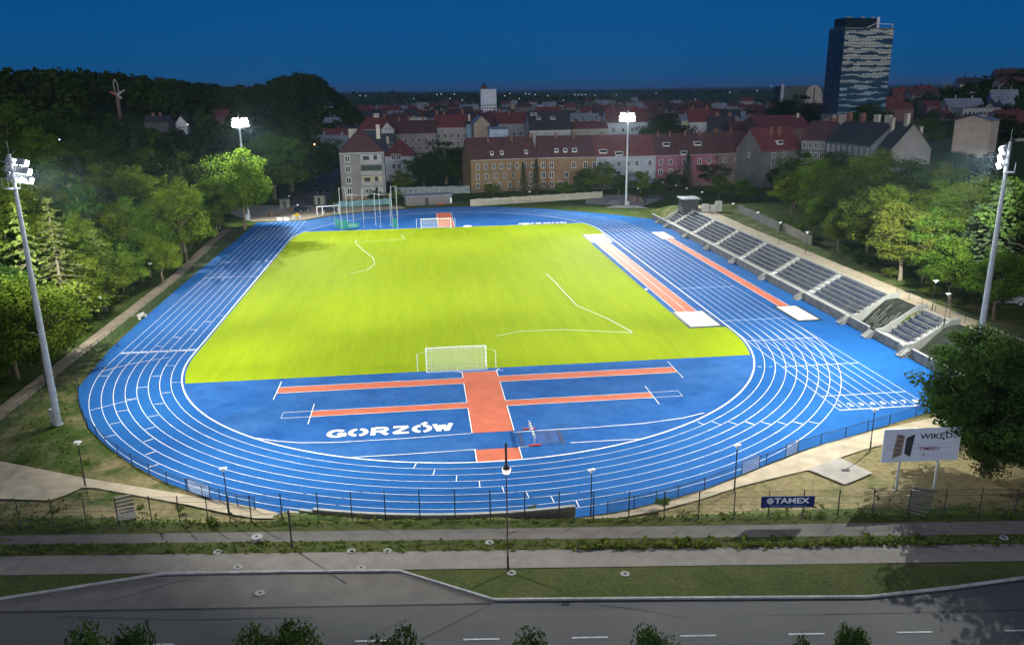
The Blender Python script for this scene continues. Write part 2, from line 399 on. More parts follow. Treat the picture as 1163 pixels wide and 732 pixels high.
marks = [(z4, 895, 33, 940, 30), (z4, 795, 83, 838, 85), (z4, 690, 133, 735, 137), (z4, 565, 192, 610, 195), (z4, 185, 390, 250, 388), (z4, 628, 322, 690, 320),
 (z4, 540, 393, 600, 388), (z4, 440, 468, 515, 460), (z4, 370, 545, 440, 537), (z4, 665, 433, 735, 432), (z4, 605, 502, 665, 497), (z5, 555, 112, 615, 105),
 (z5, 515, 195, 582, 182), (z5, 490, 278, 562, 260), (z5, 485, 358, 548, 340), (z5, 495, 445, 562, 422), (z5, 515, 527, 585, 507), (z5, 305, 160, 382, 150),
 (z5, 260, 243, 330, 230), (z5, 222, 330, 300, 312), (z5, 130, 152, 440, 72), (z7, 55, 303, 75, 268), (z7, 185, 347, 197, 310), (z7, 338, 388, 342, 350),
 (z7, 495, 427, 490, 387), (z7, 655, 463, 643, 423), (z7, 820, 498, 800, 457), (z7, 985, 527, 965, 487), (z7, 1150, 557, 1130, 515), (z8, 770, 112, 812, 130),
 (z8, 865, 110, 922, 130), (z8, 975, 110, 1033, 130), (z8, 1088, 112, 1145, 130), (c2, 35, 522, 90, 540), (c2, 130, 525, 190, 540), (c2, 230, 525, 285, 540),
 (c2, 320, 522, 380, 538), (c2, 415, 522, 475, 535), (c2, 110, 193, 130, 193), (c2, 178, 193, 195, 193), (b4, 398, 342, 440, 340), (b4, 310, 380, 350, 380), (b4, 208, 433, 250, 433), (b4, 98, 485, 145, 485)]
for f, a, b, c, d in marks: LX(P2(f(a, b), f(c, d)), .085)
LX([tuple(at(*z4(*p))[:2]) for p in ((205, 362), (300, 335), (380, 315), (470, 297), (560, 282), (650, 268))], .09)
# lines beside the runways and the steeplechase lane
for x in (31.7, 33.25, 34.8): LX([(x, -32), (x, 26.6)], .08)
for x in (48.05, 49.8): LX([(x, -31.6), (x, 28.1)], .08)
for y in (-55.97, -57.9): LX([(-23.3, y), (-2.05, y)], .09); LX([(2.15, y), (23.5, y)], .09)
for y in (-63.87, -65.45): LX([(-21.6 if 0 else -18.6, y), (-2.05, y)], .09); LX([(2.15, y), (18.4, y)], .09)
LX([(-23.3, -54.0), (-23.3, -59.9)], .08); LX([(23.5, -53.9), (23.5, -59.9)], .08); LX([(-18.6, -61.8), (-18.6, -67.4)], .08); LX([(18.4, -61.8), (18.4, -67.4)], .08)
for s in (-1, 1): LX([(s*18.5, -63.87), (s*21.6, -63.87), (s*21.6, -65.45), (s*18.5, -65.45)], .07)
for x in (-2.05, 2.15):
    for a, b in ((-54.1, -56), (-57.9, -63.9), (-65.45, -72.05), (-76, -78.6)): LX([(x, a), (x, b)], .1)
LX([(-2.05, -54.05), (2.15, -54.05)], .08)
for s in (-1, 1): LX([(s*2.05, -54.1), (s*2.6, -53.2)], .1); LX([(s*1.9, -54.0), (s*3.0, -53.9)], .08)
for pts in (((290, 497.5), (315, 501), (340, 503), (380, 502.6), (460, 498), (535, 492.3)), ((583, 491), (620, 488.6), (680, 485), (730, 481), (775, 475), (800, 469)), ((400, 519.5), (460, 516), (541, 510.5)), ((589, 508), (615, 505.8)), ((648, 503), (690, 500.5), (730, 498.5)), ((496, 242.3), (498, 256.5)), ((512.5, 242), (516, 256.5))): LX(P2(*pts), .1)
for pts in (((620, 311), (630, 320), (640, 331), (655, 347), (690, 362), (718, 377)), ((563, 382), (590, 376.5), (640, 374.5), (718, 378)), ((404, 276), (412, 284), (424, 293), (425.5, 300), (416, 307), (398, 311)), ((403, 276), (406, 272)), ((406, 275), (440, 273), (462, 272)), ((472, 263), (455, 267), (460, 271))):
    LX(P2(*pts), .09)
LX([(-34.8, 53.66), (34.6, 53.66)], .14)
o = ln.build('track_line_marking', M['white_line']); o['kind'] = 'structure'
# ---- lettering on the running surface (stencil strokes)
def stroke_word(word, x, y, w, h, gap, z, t, flip=1):
    b = MB(); zc = [z]
    def st(pts, cx, ww=None):
        zc[0] += .0003; b.strip([(cx+p[0]*w*flip, y+p[1]*h*flip) for p in pts], ww or t, zc[0])
    el = lambda a0, a1, n=14: [(.5+.44*math.cos(R_(a)), .5+.40*math.sin(R_(a))) for a in np.linspace(a0, a1, n)]
    cx = x
    for ch in word:
        if ch == 'G': st(el(40, 325), cx); st([(.55, .44), (1., .44)], cx); st([(.92, .44), (.92, .1)], cx)
        if ch in 'OÓ': st(el(-78, 78), cx); st(el(102, 258), cx)
        if ch == 'Ó': st([(.5, 1.02), (.78, 1.32)], cx)
        if ch == 'R': st([(.14, 0), (.14, 1)], cx); st([(.22, .92), (.72, .92), (.88, .8), (.88, .6), (.72, .47), (.3, .47)], cx); st([(.55, .45), (.95, 0)], cx)
        if ch == 'Z': st([(.06, .9), (.9, .9)], cx); st([(.9, .9), (.1, .1)], cx); st([(.1, .1), (.96, .1)], cx)
        if ch == 'W': st([(.02, 1), (.26, .05)], cx); st([(.26, .05), (.42, .85)], cx); st([(.52, .85), (.72, .05)], cx); st([(.72, .05), (.98, 1)], cx)
        cx += (w+gap)*flip
    return b
o = stroke_word('GORZÓW', -16.3, -71.2, 1.75, 1.9, .36, .04, .48).build('track_lettering', M['white_line']); o['kind'] = 'structure'
o = stroke_word('GORZÓW', 30.6, 56.2, 1.75, 1.5, .36, .04, .42, -1).build('track_lettering', M['white_line']); o['kind'] = 'structure'
def text_mesh(name, txt, size, m, ext=0.004, bold=0., sx=1.):
    cu = bpy.data.curves.new(name, 'FONT'); cu.body = txt; cu.size = size; cu.extrude = ext; cu.offset = bold; cu.align_x = 'CENTER'; cu.align_y = 'CENTER'; cu.resolution_u = 3
    t = link(bpy.data.objects.new('tmp', cu)); dg = bpy.context.evaluated_depsgraph_get(); dg.update()
    me = bpy.data.meshes.new_from_object(t.evaluated_get(dg)); bpy.data.objects.remove(t); bpy.data.curves.remove(cu)
    me.name = name; me.materials.clear(); me.materials.append(m)
    if sx != 1: me.transform(Matrix.Scale(sx, 4, (1, 0, 0)))
    return me
lane_no = MB(); 
for k in range(8):                                   # lane numbers at the sprint start
    me = text_mesh('lane_number', str(8-k if 0 else k+1), 1.05, M['white_line'], 0., .03, .95)
    b0 = len(lane_no.v); lane_no.v += [(v.co.x+36.5+1.22*(k+.5), v.co.y-70.6, .05) for v in me.vertices]; lane_no.f += [tuple(i+b0 for i in p.vertices) for p in me.polygons]; lane_no.m += [0]*len(me.polygons)
    bpy.data.meshes.remove(me)
o = lane_no.build('track_lane_numbers', M['white_line']); o['kind'] = 'structure'
# ---- paths, pavements, road
pl = [att(*p)[:2] for p in ((0, 523.7), (46, 532.6), (89.5, 541.6), (132.5, 548.8), (193, 558.8), (247, 568), (302, 579), (318, 583), (312, 589), (290, 588.5), (265, 584.6), (215, 573.8), (154, 562.4), (107, 554), (93, 554), (57, 568.5), (7, 566.7), (-30, 566))]
pl = [tuple(p) for p in pl]+[tuple(att(-30, 519)[:2])]
sheet('gravel_path', pl, M['path'], .05, True)
prr = [att(*p)[:2] for p in ((656, 589.5), (700, 583.5), (760, 570), (800, 557.5), (835, 543.5), (892, 520), (931.7, 505.8), (987.5, 490), (1039, 479), (1080, 470), (1110, 476), (1050, 492), (983.5, 510), (953.6, 519.7), (991.5, 537.7), (959.6, 550.8), (917.8, 533.7), (840, 552.4), (800, 566), (740, 582), (690, 590))]
prr = [tuple(p) for p in prr]
sheet('gravel_path', prr, M['path'], .05, True)
pad = [att(*p)[:2] for p in ((953.6, 519.9), (991.3, 537.7), (959.6, 550.6), (918.6, 533.6))]
sheet('paved_pad', pad, M['slab'], .08, True)
sheet('woodland_path', [(-53.1, -76), (-51., -76), (-51., 10), (-52.7, 40), (-53.2, 62), (-55.4, 62), (-54.8, 40), (-53.1, 10)], mat('woodland_gravel', (.25, .2, .14), .25, .7, .95, detail=10), .04, True)
def lin(p, q, x): return p[1]+(q[1]-p[1])*(x-p[0])/(q[0]-p[0])
def band(name, a, b, c, d, m, z, x0=-75, x1=75):
    return sheet(name, [(x0, lin(a, b, x0)), (x1, lin(a, b, x1)), (x1, lin(c, d, x1)), (x0, lin(c, d, x0))], m, z)
A1, B1, C1, D1 = (-38.4, -88.5), (37.6, -96.9), (-37.8, -89.8), (36.3, -98.6)
band('asphalt_footway', A1, B1, C1, D1, M['asphalt_pale'], S+.075)
A2, B2, C2, D2 = (-37.1, -91.5), (35.4, -99.8), (-35.9, -94.), (33.8, -101.8)
for nm, a, b, c, d in (('grass_verge', (-40, fence_y(-40)+.15), (40, fence_y(40)+.15), A1, B1), ('grass_verge', C1, D1, A2, B2)):
    o = band(nm, a, b, c, d, M['verge'], S+.07)
band('paved_sidewalk', A2, B2, C2, D2, M['paving'], S+.085)
kerb_pts = [(-75, -91.9), (-34.6, -96.8), (-24.8, -95.25), (-16, -96.2), (-8.7, -97.1), (-2.6, -101.2), (9, -102.6), (21.2, -104.1), (27, -103.9), (32.5, -103.5), (75, -106.5)]
road = kerb_pts+[(75, -150), (-75, -150)]
sheet('asphalt_road', road, M['asphalt'], S-.03)
bay = [(-34.6, -96.85), (-24.8, -95.3), (-16, -96.25), (-8.7, -97.15), (-2.7, -101.25)]
sheet('bus_bay', bay+[(-2.9, -101.55), (-34, -98.2), (-60, -95.4), (-60, -93.8)], M['asphalt_pale'], S-.022)
vl = [(-75, lin(C2, D2, -75)), (-24.8, lin(C2, D2, -24.8)-.02), (-24.8, -95.15), (-34.6, -96.7), (-75, -91.85)]
sheet('grass_verge', [(-75, -89.7), (-35.9, -94.02), (-24.9, -95.18), (-34.6, -96.7), (-75, -91.85)], M['verge'], S+.072)
sheet('grass_verge', [(-8.5, -97.15), (33.8, -101.85), (75, lin(C2, D2, 75)-.03), (75, -106.4), (32.5, -103.4), (27, -103.8), (21.2, -104.), (9, -102.5), (-2.5, -101.1)], M['verge'], S+.072)
kb = MB()
for a, b in zip(kerb_pts[:-1], kerb_pts[1:]):
    n = max(1, int(math.dist(a, b)/1.0))
    for i in range(n):
        p = [a[j]+(b[j]-a[j])*(i+.01)/n for j in (0, 1)]; q = [a[j]+(b[j]-a[j])*(i+.99)/n for j in (0, 1)]
        d = Vector((q[0]-p[0], q[1]-p[1])).normalized(); nn = Vector((-d.y, d.x))*.08
        kb.prism([(p[0]-nn.x, p[1]-nn.y), (q[0]-nn.x, q[1]-nn.y), (q[0]+nn.x, q[1]+nn.y), (p[0]+nn.x, p[1]+nn.y)], S-.1, S+.105)
o = kb.build('stone_kerb', M['kerb']); o['kind'] = 'structure'
dm = MB()
for k in range(-9, 12): dm.strip([(1.7+k*6.65/1.03, -105.5-.108*k*6.65/1.03), (3.85+k*6.65/1.03, -105.73-.108*k*6.65/1.03)], .13, S-.012)
dm2 = MB(); dm2.strip([(-60, -95.4), (-34, -98.2), (-2.8, -101.5)], .12, S-.014)
for pts in ([(-2.8, -101.6), (-5, -103), (-7.5, -104.6), (-9.6, -105.6)], [(4, -102.6), (6.5, -103.4), (9, -104.6)], [(14, -105), (30, -106.6), (44, -108)], [(-30, -99.2), (-22, -100.6), (-14, -101.4)]): dm2.strip(pts, .05, S-.0135)
o = dm.build('road_lane_marking', mat('worn_road_paint', (.42, .42, .42), .25, 4)); o['kind'] = 'structure'
o = dm2.build('road_joint', mat('tar_joint', (.02, .02, .02))); o['kind'] = 'structure'
# far paths: skate park ground, path behind the stand
sheet('gravel_path', [(60.2, -75), (63.4, -75), (63.4, 20), (64.5, 56), (68, 76), (65.5, 77), (61.5, 58), (60.2, 46)], M['path'], .05, True)
sheet('gravel_forecourt', [(-60, 90), (-50.5, 73), (-37, 73.5), (-31, 80.6), (-22, 85.6), (-10, 89.6), (-12, 95), (-30, 97), (-46, 104), (-60, 106)], M['path'], .05, True)
sheet('asphalt_lane', [(-46, 104), (-34, 98.5), (-36, 150), (-40, 220), (-46, 220), (-47, 140)], M['asphalt'], .04, True)
sheet('skate_park_slab', [(42, 88), (56, 78), (66, 92), (60, 106), (47, 108)], M['slab'], .05, True)

sheet('slope_surface', [(53.75, -48.6), (60, -48.6), (60, -42.5), (53.75, -42.5)], M['slope'], .04, True)
sheet('slope_surface', [(53.75, -74), (60, -74), (60, -56.1), (53.75, -56.1)], M['slope'], .04, True)
mk = MB()
for k in range(9):
    y = -47.9+.55*k; x0 = 54.3+random.uniform(0, 2); mk.strip([(x0+j*.4, y+random.uniform(-.05, .05)) for j in range(random.randint(4, 9))], .09, .09, zf=H)
o = mk.build('slope_strips', M['concrete_pale']); o['kind'] = 'structure'
# ================================================================== floodlight masts
FLOOD_W = .52
def head_mesh():
    b = MB(); b.box(-.36, .36, -.02, .2, -.3, .3, 0)
    for i in range(5): b.box(-.3, .3, .16, .26, -.26+.11*i, -.23+.11*i, 0)      # cooling fins
    return b.mesh('floodlight', M['pole'])
def lens_mesh():
    b = MB(); b.box(-.32, .32, -.36, -.03, -.26, .26); return b.mesh('lens', M['lamp'])
HEAD, LENS = head_mesh(), lens_mesh()
def mast(label, x, y, zb, zt, aim, side):
    t = thing('floodlight_mast', label, 'floodlight mast', (x, y, zb), 0, 'floodlight masts round the stadium')
    h = zt-zb; d = (Vector((aim[0], aim[1], 0))-Vector((x, y, 0))).normalized(); rz = math.atan2(d.y, d.x)+math.pi/2
    p = MB().tube((0, 0, 0), (0, 0, h*.5), .36, .27, 16).tube((0, 0, h*.5), (0, 0, h+.3), .27, .16, 16)
    p.tube((0, 0, 0), (0, 0, .12), .5, n=16)
    for k in range(1, 5): p.tube((0, 0, h*k/5), (0, 0, h*k/5+.1), .375-.042*k, n=16)
    p.build('pole', M['pole'], t, smooth=False)
    MB().box(-.35, .35, -.3, .3, 0, 1.5).build('cable_box', M['pole'], t, ( -d.y*.7*side, d.x*.7*side, 0.1), rz)
    c, s = math.cos(rz), math.sin(rz)
    for j, dz in enumerate((-2.1, -1.3, -.5)):
        b = MB().tube((-2.3, 0, 0), (2.3, 0, 0), .06, n=6).tube((-2.3, .35, .05), (2.3, .35, .05), .04, n=6)
        for xx in (-2.2, 0, 2.2): b.tube((xx, 0, 0), (xx, .35, .05), .03, n=6)
        cb = b.build('crossbar', M['pole'], t, (d.x*.3, d.y*.3, h+dz), rz)
        if j < 3:
            for xx in ((-1.95, -1.2, -.45, .45, 1.2, 1.95) if j < 2 else (-1.6, -.8, .8, 1.6)):
                f = mobj('floodlight', HEAD, t); f.location = (d.x*.48+c*xx, d.y*.48+s*xx, h+dz+.05); f.rotation_euler = (R_(24), 0, rz)
                l = mobj('lens', LENS, f)
    MB().box(-.7, .7, -.4, .6, -.03, .03).path([(-.7, -.4, 0), (-.7, -.4, 1.0), (.7, -.4, 1.0), (.7, -.4, 0)], .025).path([(-.7, .6, 0), (-.7, .6, 1.), (.7, .6, 1.), (.7, .6, 0)], .025).build('service_platform', M['pole'], t, (-d.x*.2, -d.y*.2, h-2.9), rz)
    MB().tube((0, 0, h+.3), (0, 0, h+1.6), .02, n=6).build('lightning_rod', M['pole'], t)
    return t, Vector((x, y, zt)), d
def beam(pos, target, watt, cone, blend=.5, parent=None):
    l = bpy.data.lights.new('floodlight_beam', 'SPOT'); l.energy = watt; l.spot_size = R_(cone); l.spot_blend = blend; l.shadow_soft_size = .12; l.color = (.96, 1., .93)
    o = link(bpy.data.objects.new('floodlight_beam', l)); o.location = pos
    o.rotation_euler = (Vector(target)-Vector(pos)).to_track_quat('-Z', 'Y').to_euler(); return o
masts = [('tall floodlight mast with lit lamps on the grass by the left bend', -44.4, -63.7, 0., 27.2, (6, -12), 1),
         ('tall floodlight mast with lit lamps rising behind the big dark leafy tree on the right', 57.0, -64.2, 3.4, 26.3, (-6, -12), -1),
         ('slim floodlight mast with bright lamps in the skate park beyond the far bend', 52.1, 79.3, 0., 26.2, (-5, 10), 1),
         ('floodlight mast half hidden by the brightly lit round tree at the far left corner', -51.8, 75.9, 0., 26.7, (5, 10), -1)]
SPOTS = [(0, (-12, 40, 0), 44, 0.229),
 (0, (15, 15, 0), 44, 0.310),
 (0, (25, -25, 0), 44, 0.254),
 (0, (15, -60, 0), 44, 0.055),
 (0, (-25, -30, 0), 44, 0.084),
 (0, (-38, 10, 0), 44, 0.221),
 (0, (0, -84, 0), 44, 0.123),
 (0, (-10, 5, 0), 44, 0.087),
 (0, (0, -40, 2), 165, 0.138),
 (1, (18, 40, 0), 44, 0.264),
 (1, (-10, 15, 0), 44, 0.327),
 (1, (-20, -25, 0), 44, 0.255),
 (1, (-8, -60, 0), 44, 0.194),
 (1, (46, 10, 0), 44, 0.080),
 (1, (8, -84, 0), 44, 0.110),
 (1, (15, 5, 0), 44, 0.148),
 (1, (10, -40, 2), 165, 0.231),
 (2, (25, -20, 0), 44, 0.327),
 (2, (0, 0, 0), 44, 0.273),
 (2, (-10, 40, 0), 44, 0.226),
 (2, (48, 0, 0), 44, 0.244),
 (2, (10, 20, 0), 44, 0.163),
 (2, (-30, 50, 0), 44, 0.114),
 (2, (20, 30, 6), 165, 0.202),
 (3, (-25, -20, 0), 44, 0.244),
 (3, (5, 0, 0), 44, 0.287),
 (3, (15, 40, 0), 44, 0.215),
 (3, (-42, 0, 0), 44, 0.244),
 (3, (-10, 20, 0), 44, 0.135),
 (3, (-20, 30, 6), 165, 0.200)]                     # (mast, aim point on the ground, cone, share): the heads of each rack point at different parts of the field
heads = []
for lb, x, y, zb, zt, aim, sd in masts:
    t, top, d = mast(lb, x, y, zb, zt, aim, sd); heads.append(top+d*1.15+Vector((0, 0, -1.2)))
lr = random.Random(4)
for m_, tgt, cone, share in SPOTS:
    ax_ = Vector((tgt[0]-heads[m_].x, tgt[1]-heads[m_].y, 0)).normalized(); off_ = Vector((-ax_.y, ax_.x, 0))*lr.uniform(-2, 2)+Vector((0, 0, lr.uniform(-.8, .8)))
    beam(heads[m_]+(off_ if cone < 90 else Vector()), tgt, share*1070e3*FLOOD_W, cone, 1.)
for m_, tgt, share in ((0, (-64, -4, 5), .26), (1, (74, -8, 8), .25), (2, (80, 20, 6), .09), (3, (-66, 40, 6), .17), (0, (4, -99, 1), .15), (1, (2, -100, 1), .16), (0, (-30, -92, 1), .03), (1, (32, -98, 1), .03)): beam(heads[m_], tgt, share*1070e3*FLOOD_W, 80, 1.)
# ================================================================== goals
def goal(label, x, y, sgn):
    t = thing('football_goal', label, 'goal', (x, y, 0), 0 if sgn > 0 else math.pi, 'football goals')
    b = MB().path([(-3.66, 0, 0), (-3.66, 0, 2.44), (3.66, 0, 2.44), (3.66, 0, 0)], .075, 8); b.build('goal_frame', M['white'], t)
    b = MB().path([(-3.66, 0, .04), (-3.66, -2., .04), (3.66, -2., .04), (3.66, 0, .04)], .035)
    b.path([(-3.66, 0, 2.4), (-3.66, -.9, 2.4)], .03).path([(3.66, 0, 2.4), (3.66, -.9, 2.4)], .03); b.build('ground_bar', M['white'], t)
    n = MB()
    for i in range(13):                                   # net cords
        xx = -3.66+.61*i; n.path([(xx, 0, 2.42), (xx, -.9, 2.4), (xx, -1.5, 1.1), (xx, -2, .05)], .008, 4)
    for p, q in ((-.45, 2.41), (-.9, 2.4), (-1.12, 1.9), (-1.35, 1.4), (-1.58, .95), (-1.8, .5)): n.path([(-3.66, p, q), (3.66, p, q)], .008, 4)
    n.build('net_cord', M['white'], t)
    v = [(-3.66, 0, 2.43), (3.66, 0, 2.43), (3.66, -.9, 2.4), (-3.66, -.9, 2.4), (3.66, -1.5, 1.1), (-3.66, -1.5, 1.1), (3.66, -2, .05), (-3.66, -2, .05), (-3.66, 0, .05), (3.66, 0, .05)]
    MB().add(v, [(0, 1, 2, 3), (3, 2, 4, 5), (5, 4, 6, 7), (0, 3, 5, 7, 8), (1, 9, 6, 4, 2)]).build('net', M['net'], t)
    for s in (-1, 1): MB().tube((s*4.75, -1.6, 0), (s*4.75, -1.6, 2.3), .035).path([(s*4.75, -1.6, 2.28), (s*3.66, -.9, 2.35)], .012, 4).build('net_post', M['white'], t)
goal('white football goal at the near turf edge by the red runway', -2.6, -51.4, 1)
goal('white football goal with net at the far edge of the turf beside the discus cage', -2.5, 52.4, -1)
# ================================================================== sand pits
def pit(label, x0, x1, y0, y1, name='sand_pit'):
    t = thing(name, label, 'sand pit', ((x0+x1)/2, (y0+y1)/2, 0), 0, 'long jump sand pits')
    w, h = (x1-x0)/2, (y1-y0)/2
    b = MB()
    for a in ((-w-.35, w+.35, -h-.35, -h), (-w-.35, w+.35, h, h+.35), (-w-.35, -w, -h, h), (w, w+.35, -h, h)): b.box(a[0], a[1], a[2], a[3], 0, .07)
    b.build('rubber_edge', M['black'], t)
    g = 14; vs = []; fs = []
    for j in range(g+1):
        for i in range(g+1): vs.append((-w+2*w*i/g, -h+2*h*j/g, .09+.05*random.random()*(0 < i < g)*(0 < j < g)))
    for j in range(g):
        for i in range(g): q = j*(g+1)+i; fs.append((q, q+1, q+g+2, q+g+1))
    MB().add(vs, fs).build('pit_cover', M['sand'], t, smooth=True)
pit('white covered sand pit at the near end of the double red runway beside the turf', 31.2, 35.5, -39.8, -32.1)
pit('white covered sand pit at the far end of the double red runway beside the turf', 31.2, 35.4, 26.7, 36.2)
pit('white covered sand pit at the near end of the red runway along the stand', 47.5, 50.6, -39.1, -31.5)
pit('white covered sand pit at the far end of the red runway along the stand', 47.6, 50.2, 28.1, 36.6)
# ================================================================== water jump
t = thing('steeplechase_barrier', 'white steeplechase barrier on red feet beside the blue water jump pit', 'barrier', (3.7, -73.9, 0))
MB().box(-.09, .09, -1.95, 1.95, .78, .92).box(-.05, .05, -1.9, -1.8, 0, .8).box(-.05, .05, 1.8, 1.9, 0, .8).build('beam', M['white'], t)
for k in range(6): MB().box(-.1, .1, -.16, .16, .772, .928).build('dark_band', M['black'], t, (0, -1.6+.64*k, 0))
for s in (-1, 1): MB().box(-.6, .6, -.12, .12, .0, .1).build('foot', mat('red_foot%d' % s, (.5, .03, .03)), t, (0, s*1.95, .03))
wj = MB(); wj.add([(4.1, -75.6, .03), (6.2, -75.6, .03), (6.2, -72.3, .03), (4.1, -72.3, .03)], [(0, 1, 2, 3)])
o = wj.build('water_jump_cover', mat('dark_blue_rubber', (.008, .055, .21))); o['kind'] = 'structure'
wj = MB()
for x in (2.4, 6.3): wj.add([(x, -75.9, .036), (x+.35, -75.9, .036), (x+.35, -72.3, .036), (x, -72.3, .036)], [(0, 1, 2, 3)])
o = wj.build('water_jump_joint', mat('navy_joint', (.01, .03, .1))); o['kind'] = 'structure'
tag(MB().box(-.18, .18, -.12, .12, 0, .22).tube((0, 0, .22), (0, 0, .3), .05).build('distance_marker', M['white'], None, (30.9, -17.5, .02)), 'small white distance marker box on the turf edge by the double red runway', 'marker box')
for i, (px, py) in enumerate(((531, 257), (597, 254.5))):
    p = at(px, py); tag(MB().tube((0, 0, .02), (0, 0, .1), 1.05, n=24).tube((0, 0, .1), (0, 0, .14), .95, n=24).build('throwing_circle', M['white'], None, p), ('white throwing circle on the blue zone right of the far goal', 'white throwing circle beside the far painted lettering')[i], 'throwing circle')
p = at(400, 256.5); tag(MB().tube((0, 0, .02), (0, 0, .1), 1.25, n=24).tube((0, 0, .1), (0, 0, .14), 1.1, n=24).build('throwing_circle', M['white'], None, p), 'white throwing circle inside the tall discus cage', 'throwing circle')
# ================================================================== discus cage
t = thing('discus_cage', 'tall discus cage of pale posts with green netting at the far left corner', 'discus cage', (-20, 56.5, 0))
cage = [(-27.7, 60.8, 6), (-25.6, 55.0, 10.2), (-24.2, 56.4, 10.2), (-23, 59.5, 8), (-20.3, 57.3, 9.6), (-17.6, 61.5, 8), (-16.2, 57.6, 9.8), (-13.7, 59.2, 8), (-13.2, 56.4, 10.2), (-11.9, 55.2, 10.2)]
for x, y, h in cage: MB().tube((0, 0, 0), (0, 0, h), .055, n=8).tube((0, 0, 0), (0, 0, .1), .2, n=8).build('post', M['pole'], t, (x+20, y-56.5, 0))
for (a, b) in ((0, 1), (1, 2), (8, 9)):
    p, q = cage[a], cage[b]; MB().add([(p[0]+20, p[1]-56.5, 0.05), (q[0]+20, q[1]-56.5, .05), (q[0]+20, q[1]-56.5, 2.3), (p[0]+20, p[1]-56.5, 2.3)], [(0, 1, 2, 3)]).build('green_net', M['green_net'], t)
MB().add([(-4.3, -.3, .05), (-1.5, 1.2, .05), (-1.5, 1.2, 1.3), (-4.3, -.3, 1.5)], [(0, 1, 2, 3)]).build('green_net', M['green_net'], t)
rt = MB()
for a in range(len(cage)-1):
    p, q = cage[a], cage[a+1]; z = min(p[2], q[2])-.05; rt.tube((p[0]+20, p[1]-56.5, z), (q[0]+20, q[1]-56.5, z), .02, n=4)
rt.build('top_rope', M['white'], t)
# ================================================================== grandstand
XF = 53.5
def row_x(i): return 54.9+.78*i
def row_z(i): return 1.1+.46*i
prof = [(53.72, 0), (53.72, .9), (54.9, .9)]
for i in range(6): prof += [(row_x(i), row_z(i)), (row_x(i+1), row_z(i))]
prof += [(row_x(6), 3.95), (59.95, 3.95), (59.95, 0)]
def seat_mesh(m):
    b = MB(); b.box(-.23, .23, -.2, .2, .03, .09); b.box(-.2, .2, -.2, -.16, -.03, .03)
    b.add([(-.23, .16, .09), (.23, .16, .09), (.21, .24, .40), (-.21, .24, .40), (-.23, .20, .09), (.23, .20, .09), (.21, .28, .40), (-.21, .28, .40)], [(0, 1, 2, 3), (5, 4, 7, 6), (3, 2, 6, 7), (0, 3, 7, 4), (1, 5, 6, 2)])
    return b.mesh('seat', m)
SB, SG = seat_mesh(M['seat_blue']), seat_mesh(M['seat_grey'])
def wall_seg(t, y0, y1):
    MB().box(XF-.1, XF+.15, y0, y1, 0, 1.2).build('front_wall', M['concrete'], t); MB().box(XF-.14, XF+.19, y0, y1, 1.203, 1.27).build('wall_coping', M['concrete_pale'], t)
def section(label, y0, y1, aisle=1, seats=True):
    """seating between y0 < y1; aisle of 1.3 m at its y0 side"""
    t = thing('seating_section', label, 'seating section', (0, 0, 0), 0, 'seating sections of the grandstand'); t.location = (56.5, (y0+y1)/2, 0); yc = (y0+y1)/2
    off = lambda o: setattr(o, 'location', (o.location.x-56.5, o.location.y-yc, o.location.z)) or o
    off(MB().xprism(prof, y0, y1).build('concrete_terrace', M['concrete_pale'], t))
    off(MB().box(XF-.1, XF+.15, y0+1.25, y1, 0, 1.2).build('front_wall', M['concrete'], t)); off(MB().box(XF-.14, XF+.19, y0+1.25, y1, 1.203, 1.27).build('wall_coping', M['concrete_pale'], t))
    st = MB()
    for i in range(7):
        for h in (0, 1):
            x = 54.75+.78*i+.39*h-.39; st.box(x, x+.4, y0+.06, y0+1.24, .6, (row_z(i-1) if i else .9)+.23*h+.06 + (0 if i or h else -.0))
    off(st.build('aisle_step', M['aisle'], t))
    n = int((y1-y0-1.5)/.56); cnt = 0; rest = MB()
    for i in range(6):
        for k in range(n):
            y = y0+1.6+k*.56+.2
            pb = .5+.3*((i+int(k/3)) % 3 == 0)
            blue = random.random() < pb+.18
            if cnt < 100: off(mobj('seat', SB if blue else SG, t, (row_x(i)+.24, y, row_z(i)), -math.pi/2)); cnt += 1
            else:
                for v in [0]:
                    me = SB; b0 = len(rest.v)
                    rest.v += [(row_x(i)+.24+v.co.y, y-v.co.x, row_z(i)+v.co.z) for v in me.vertices]; rest.f += [tuple(j+b0 for j in p.vertices) for p in me.polygons]; rest.m += [0 if blue else 1]*len(me.polygons)
    if rest.v: off(rest.build('seat', [M['seat_blue'], M['seat_grey']], t))['kind'] = 'stuff'
    return t
YS = [-55.6, -48.5, -42.1, -28., -13.9, .2, 14.3, 28.6, 42.7, 49.2]
nm = ['seating section at the near end of the stand between two grass slopes', None, 'longest near seating section, bordered by the bare grass slope', 'seating section second from the bare grass slope', 'seating section third from the grass slope, beside the middle of the red runway',
      'seating section fourth from the grass slope, below the bend of the back path', 'seating section fifth from the grass slope, just before the far sand pit', 'seating section next to the commentary booth', 'shortest seating section at the far end of the stand, by the sloping wall']
for i in range(9):
    if nm[i]: section(nm[i], YS[i], YS[i+1] if i not in (0,) else -49.2)
def side_wall(label, y):
    pr = [(53.45, 0), (53.45, 1.35), (54.6, 1.5), (59.2, 4.35), (60.4, 4.45), (60.4, 0)]
    tag(MB().xprism([(x-57, z) for x, z in pr], -.16, .16).build('side_wall', M['side_wall'], None, (57, y, 0)), label, 'concrete wall')
side_wall('sloping pale concrete wall between the grass slope and the last seating section', -48.85)
side_wall('sloping pale concrete wall closing the near end of the stand', -55.8)
side_wall('sloping pale concrete wall between the long seating section and the grass slope', -42.3)
side_wall('sloping concrete wall at the far end of the stand beyond the shortest section', 49.4)
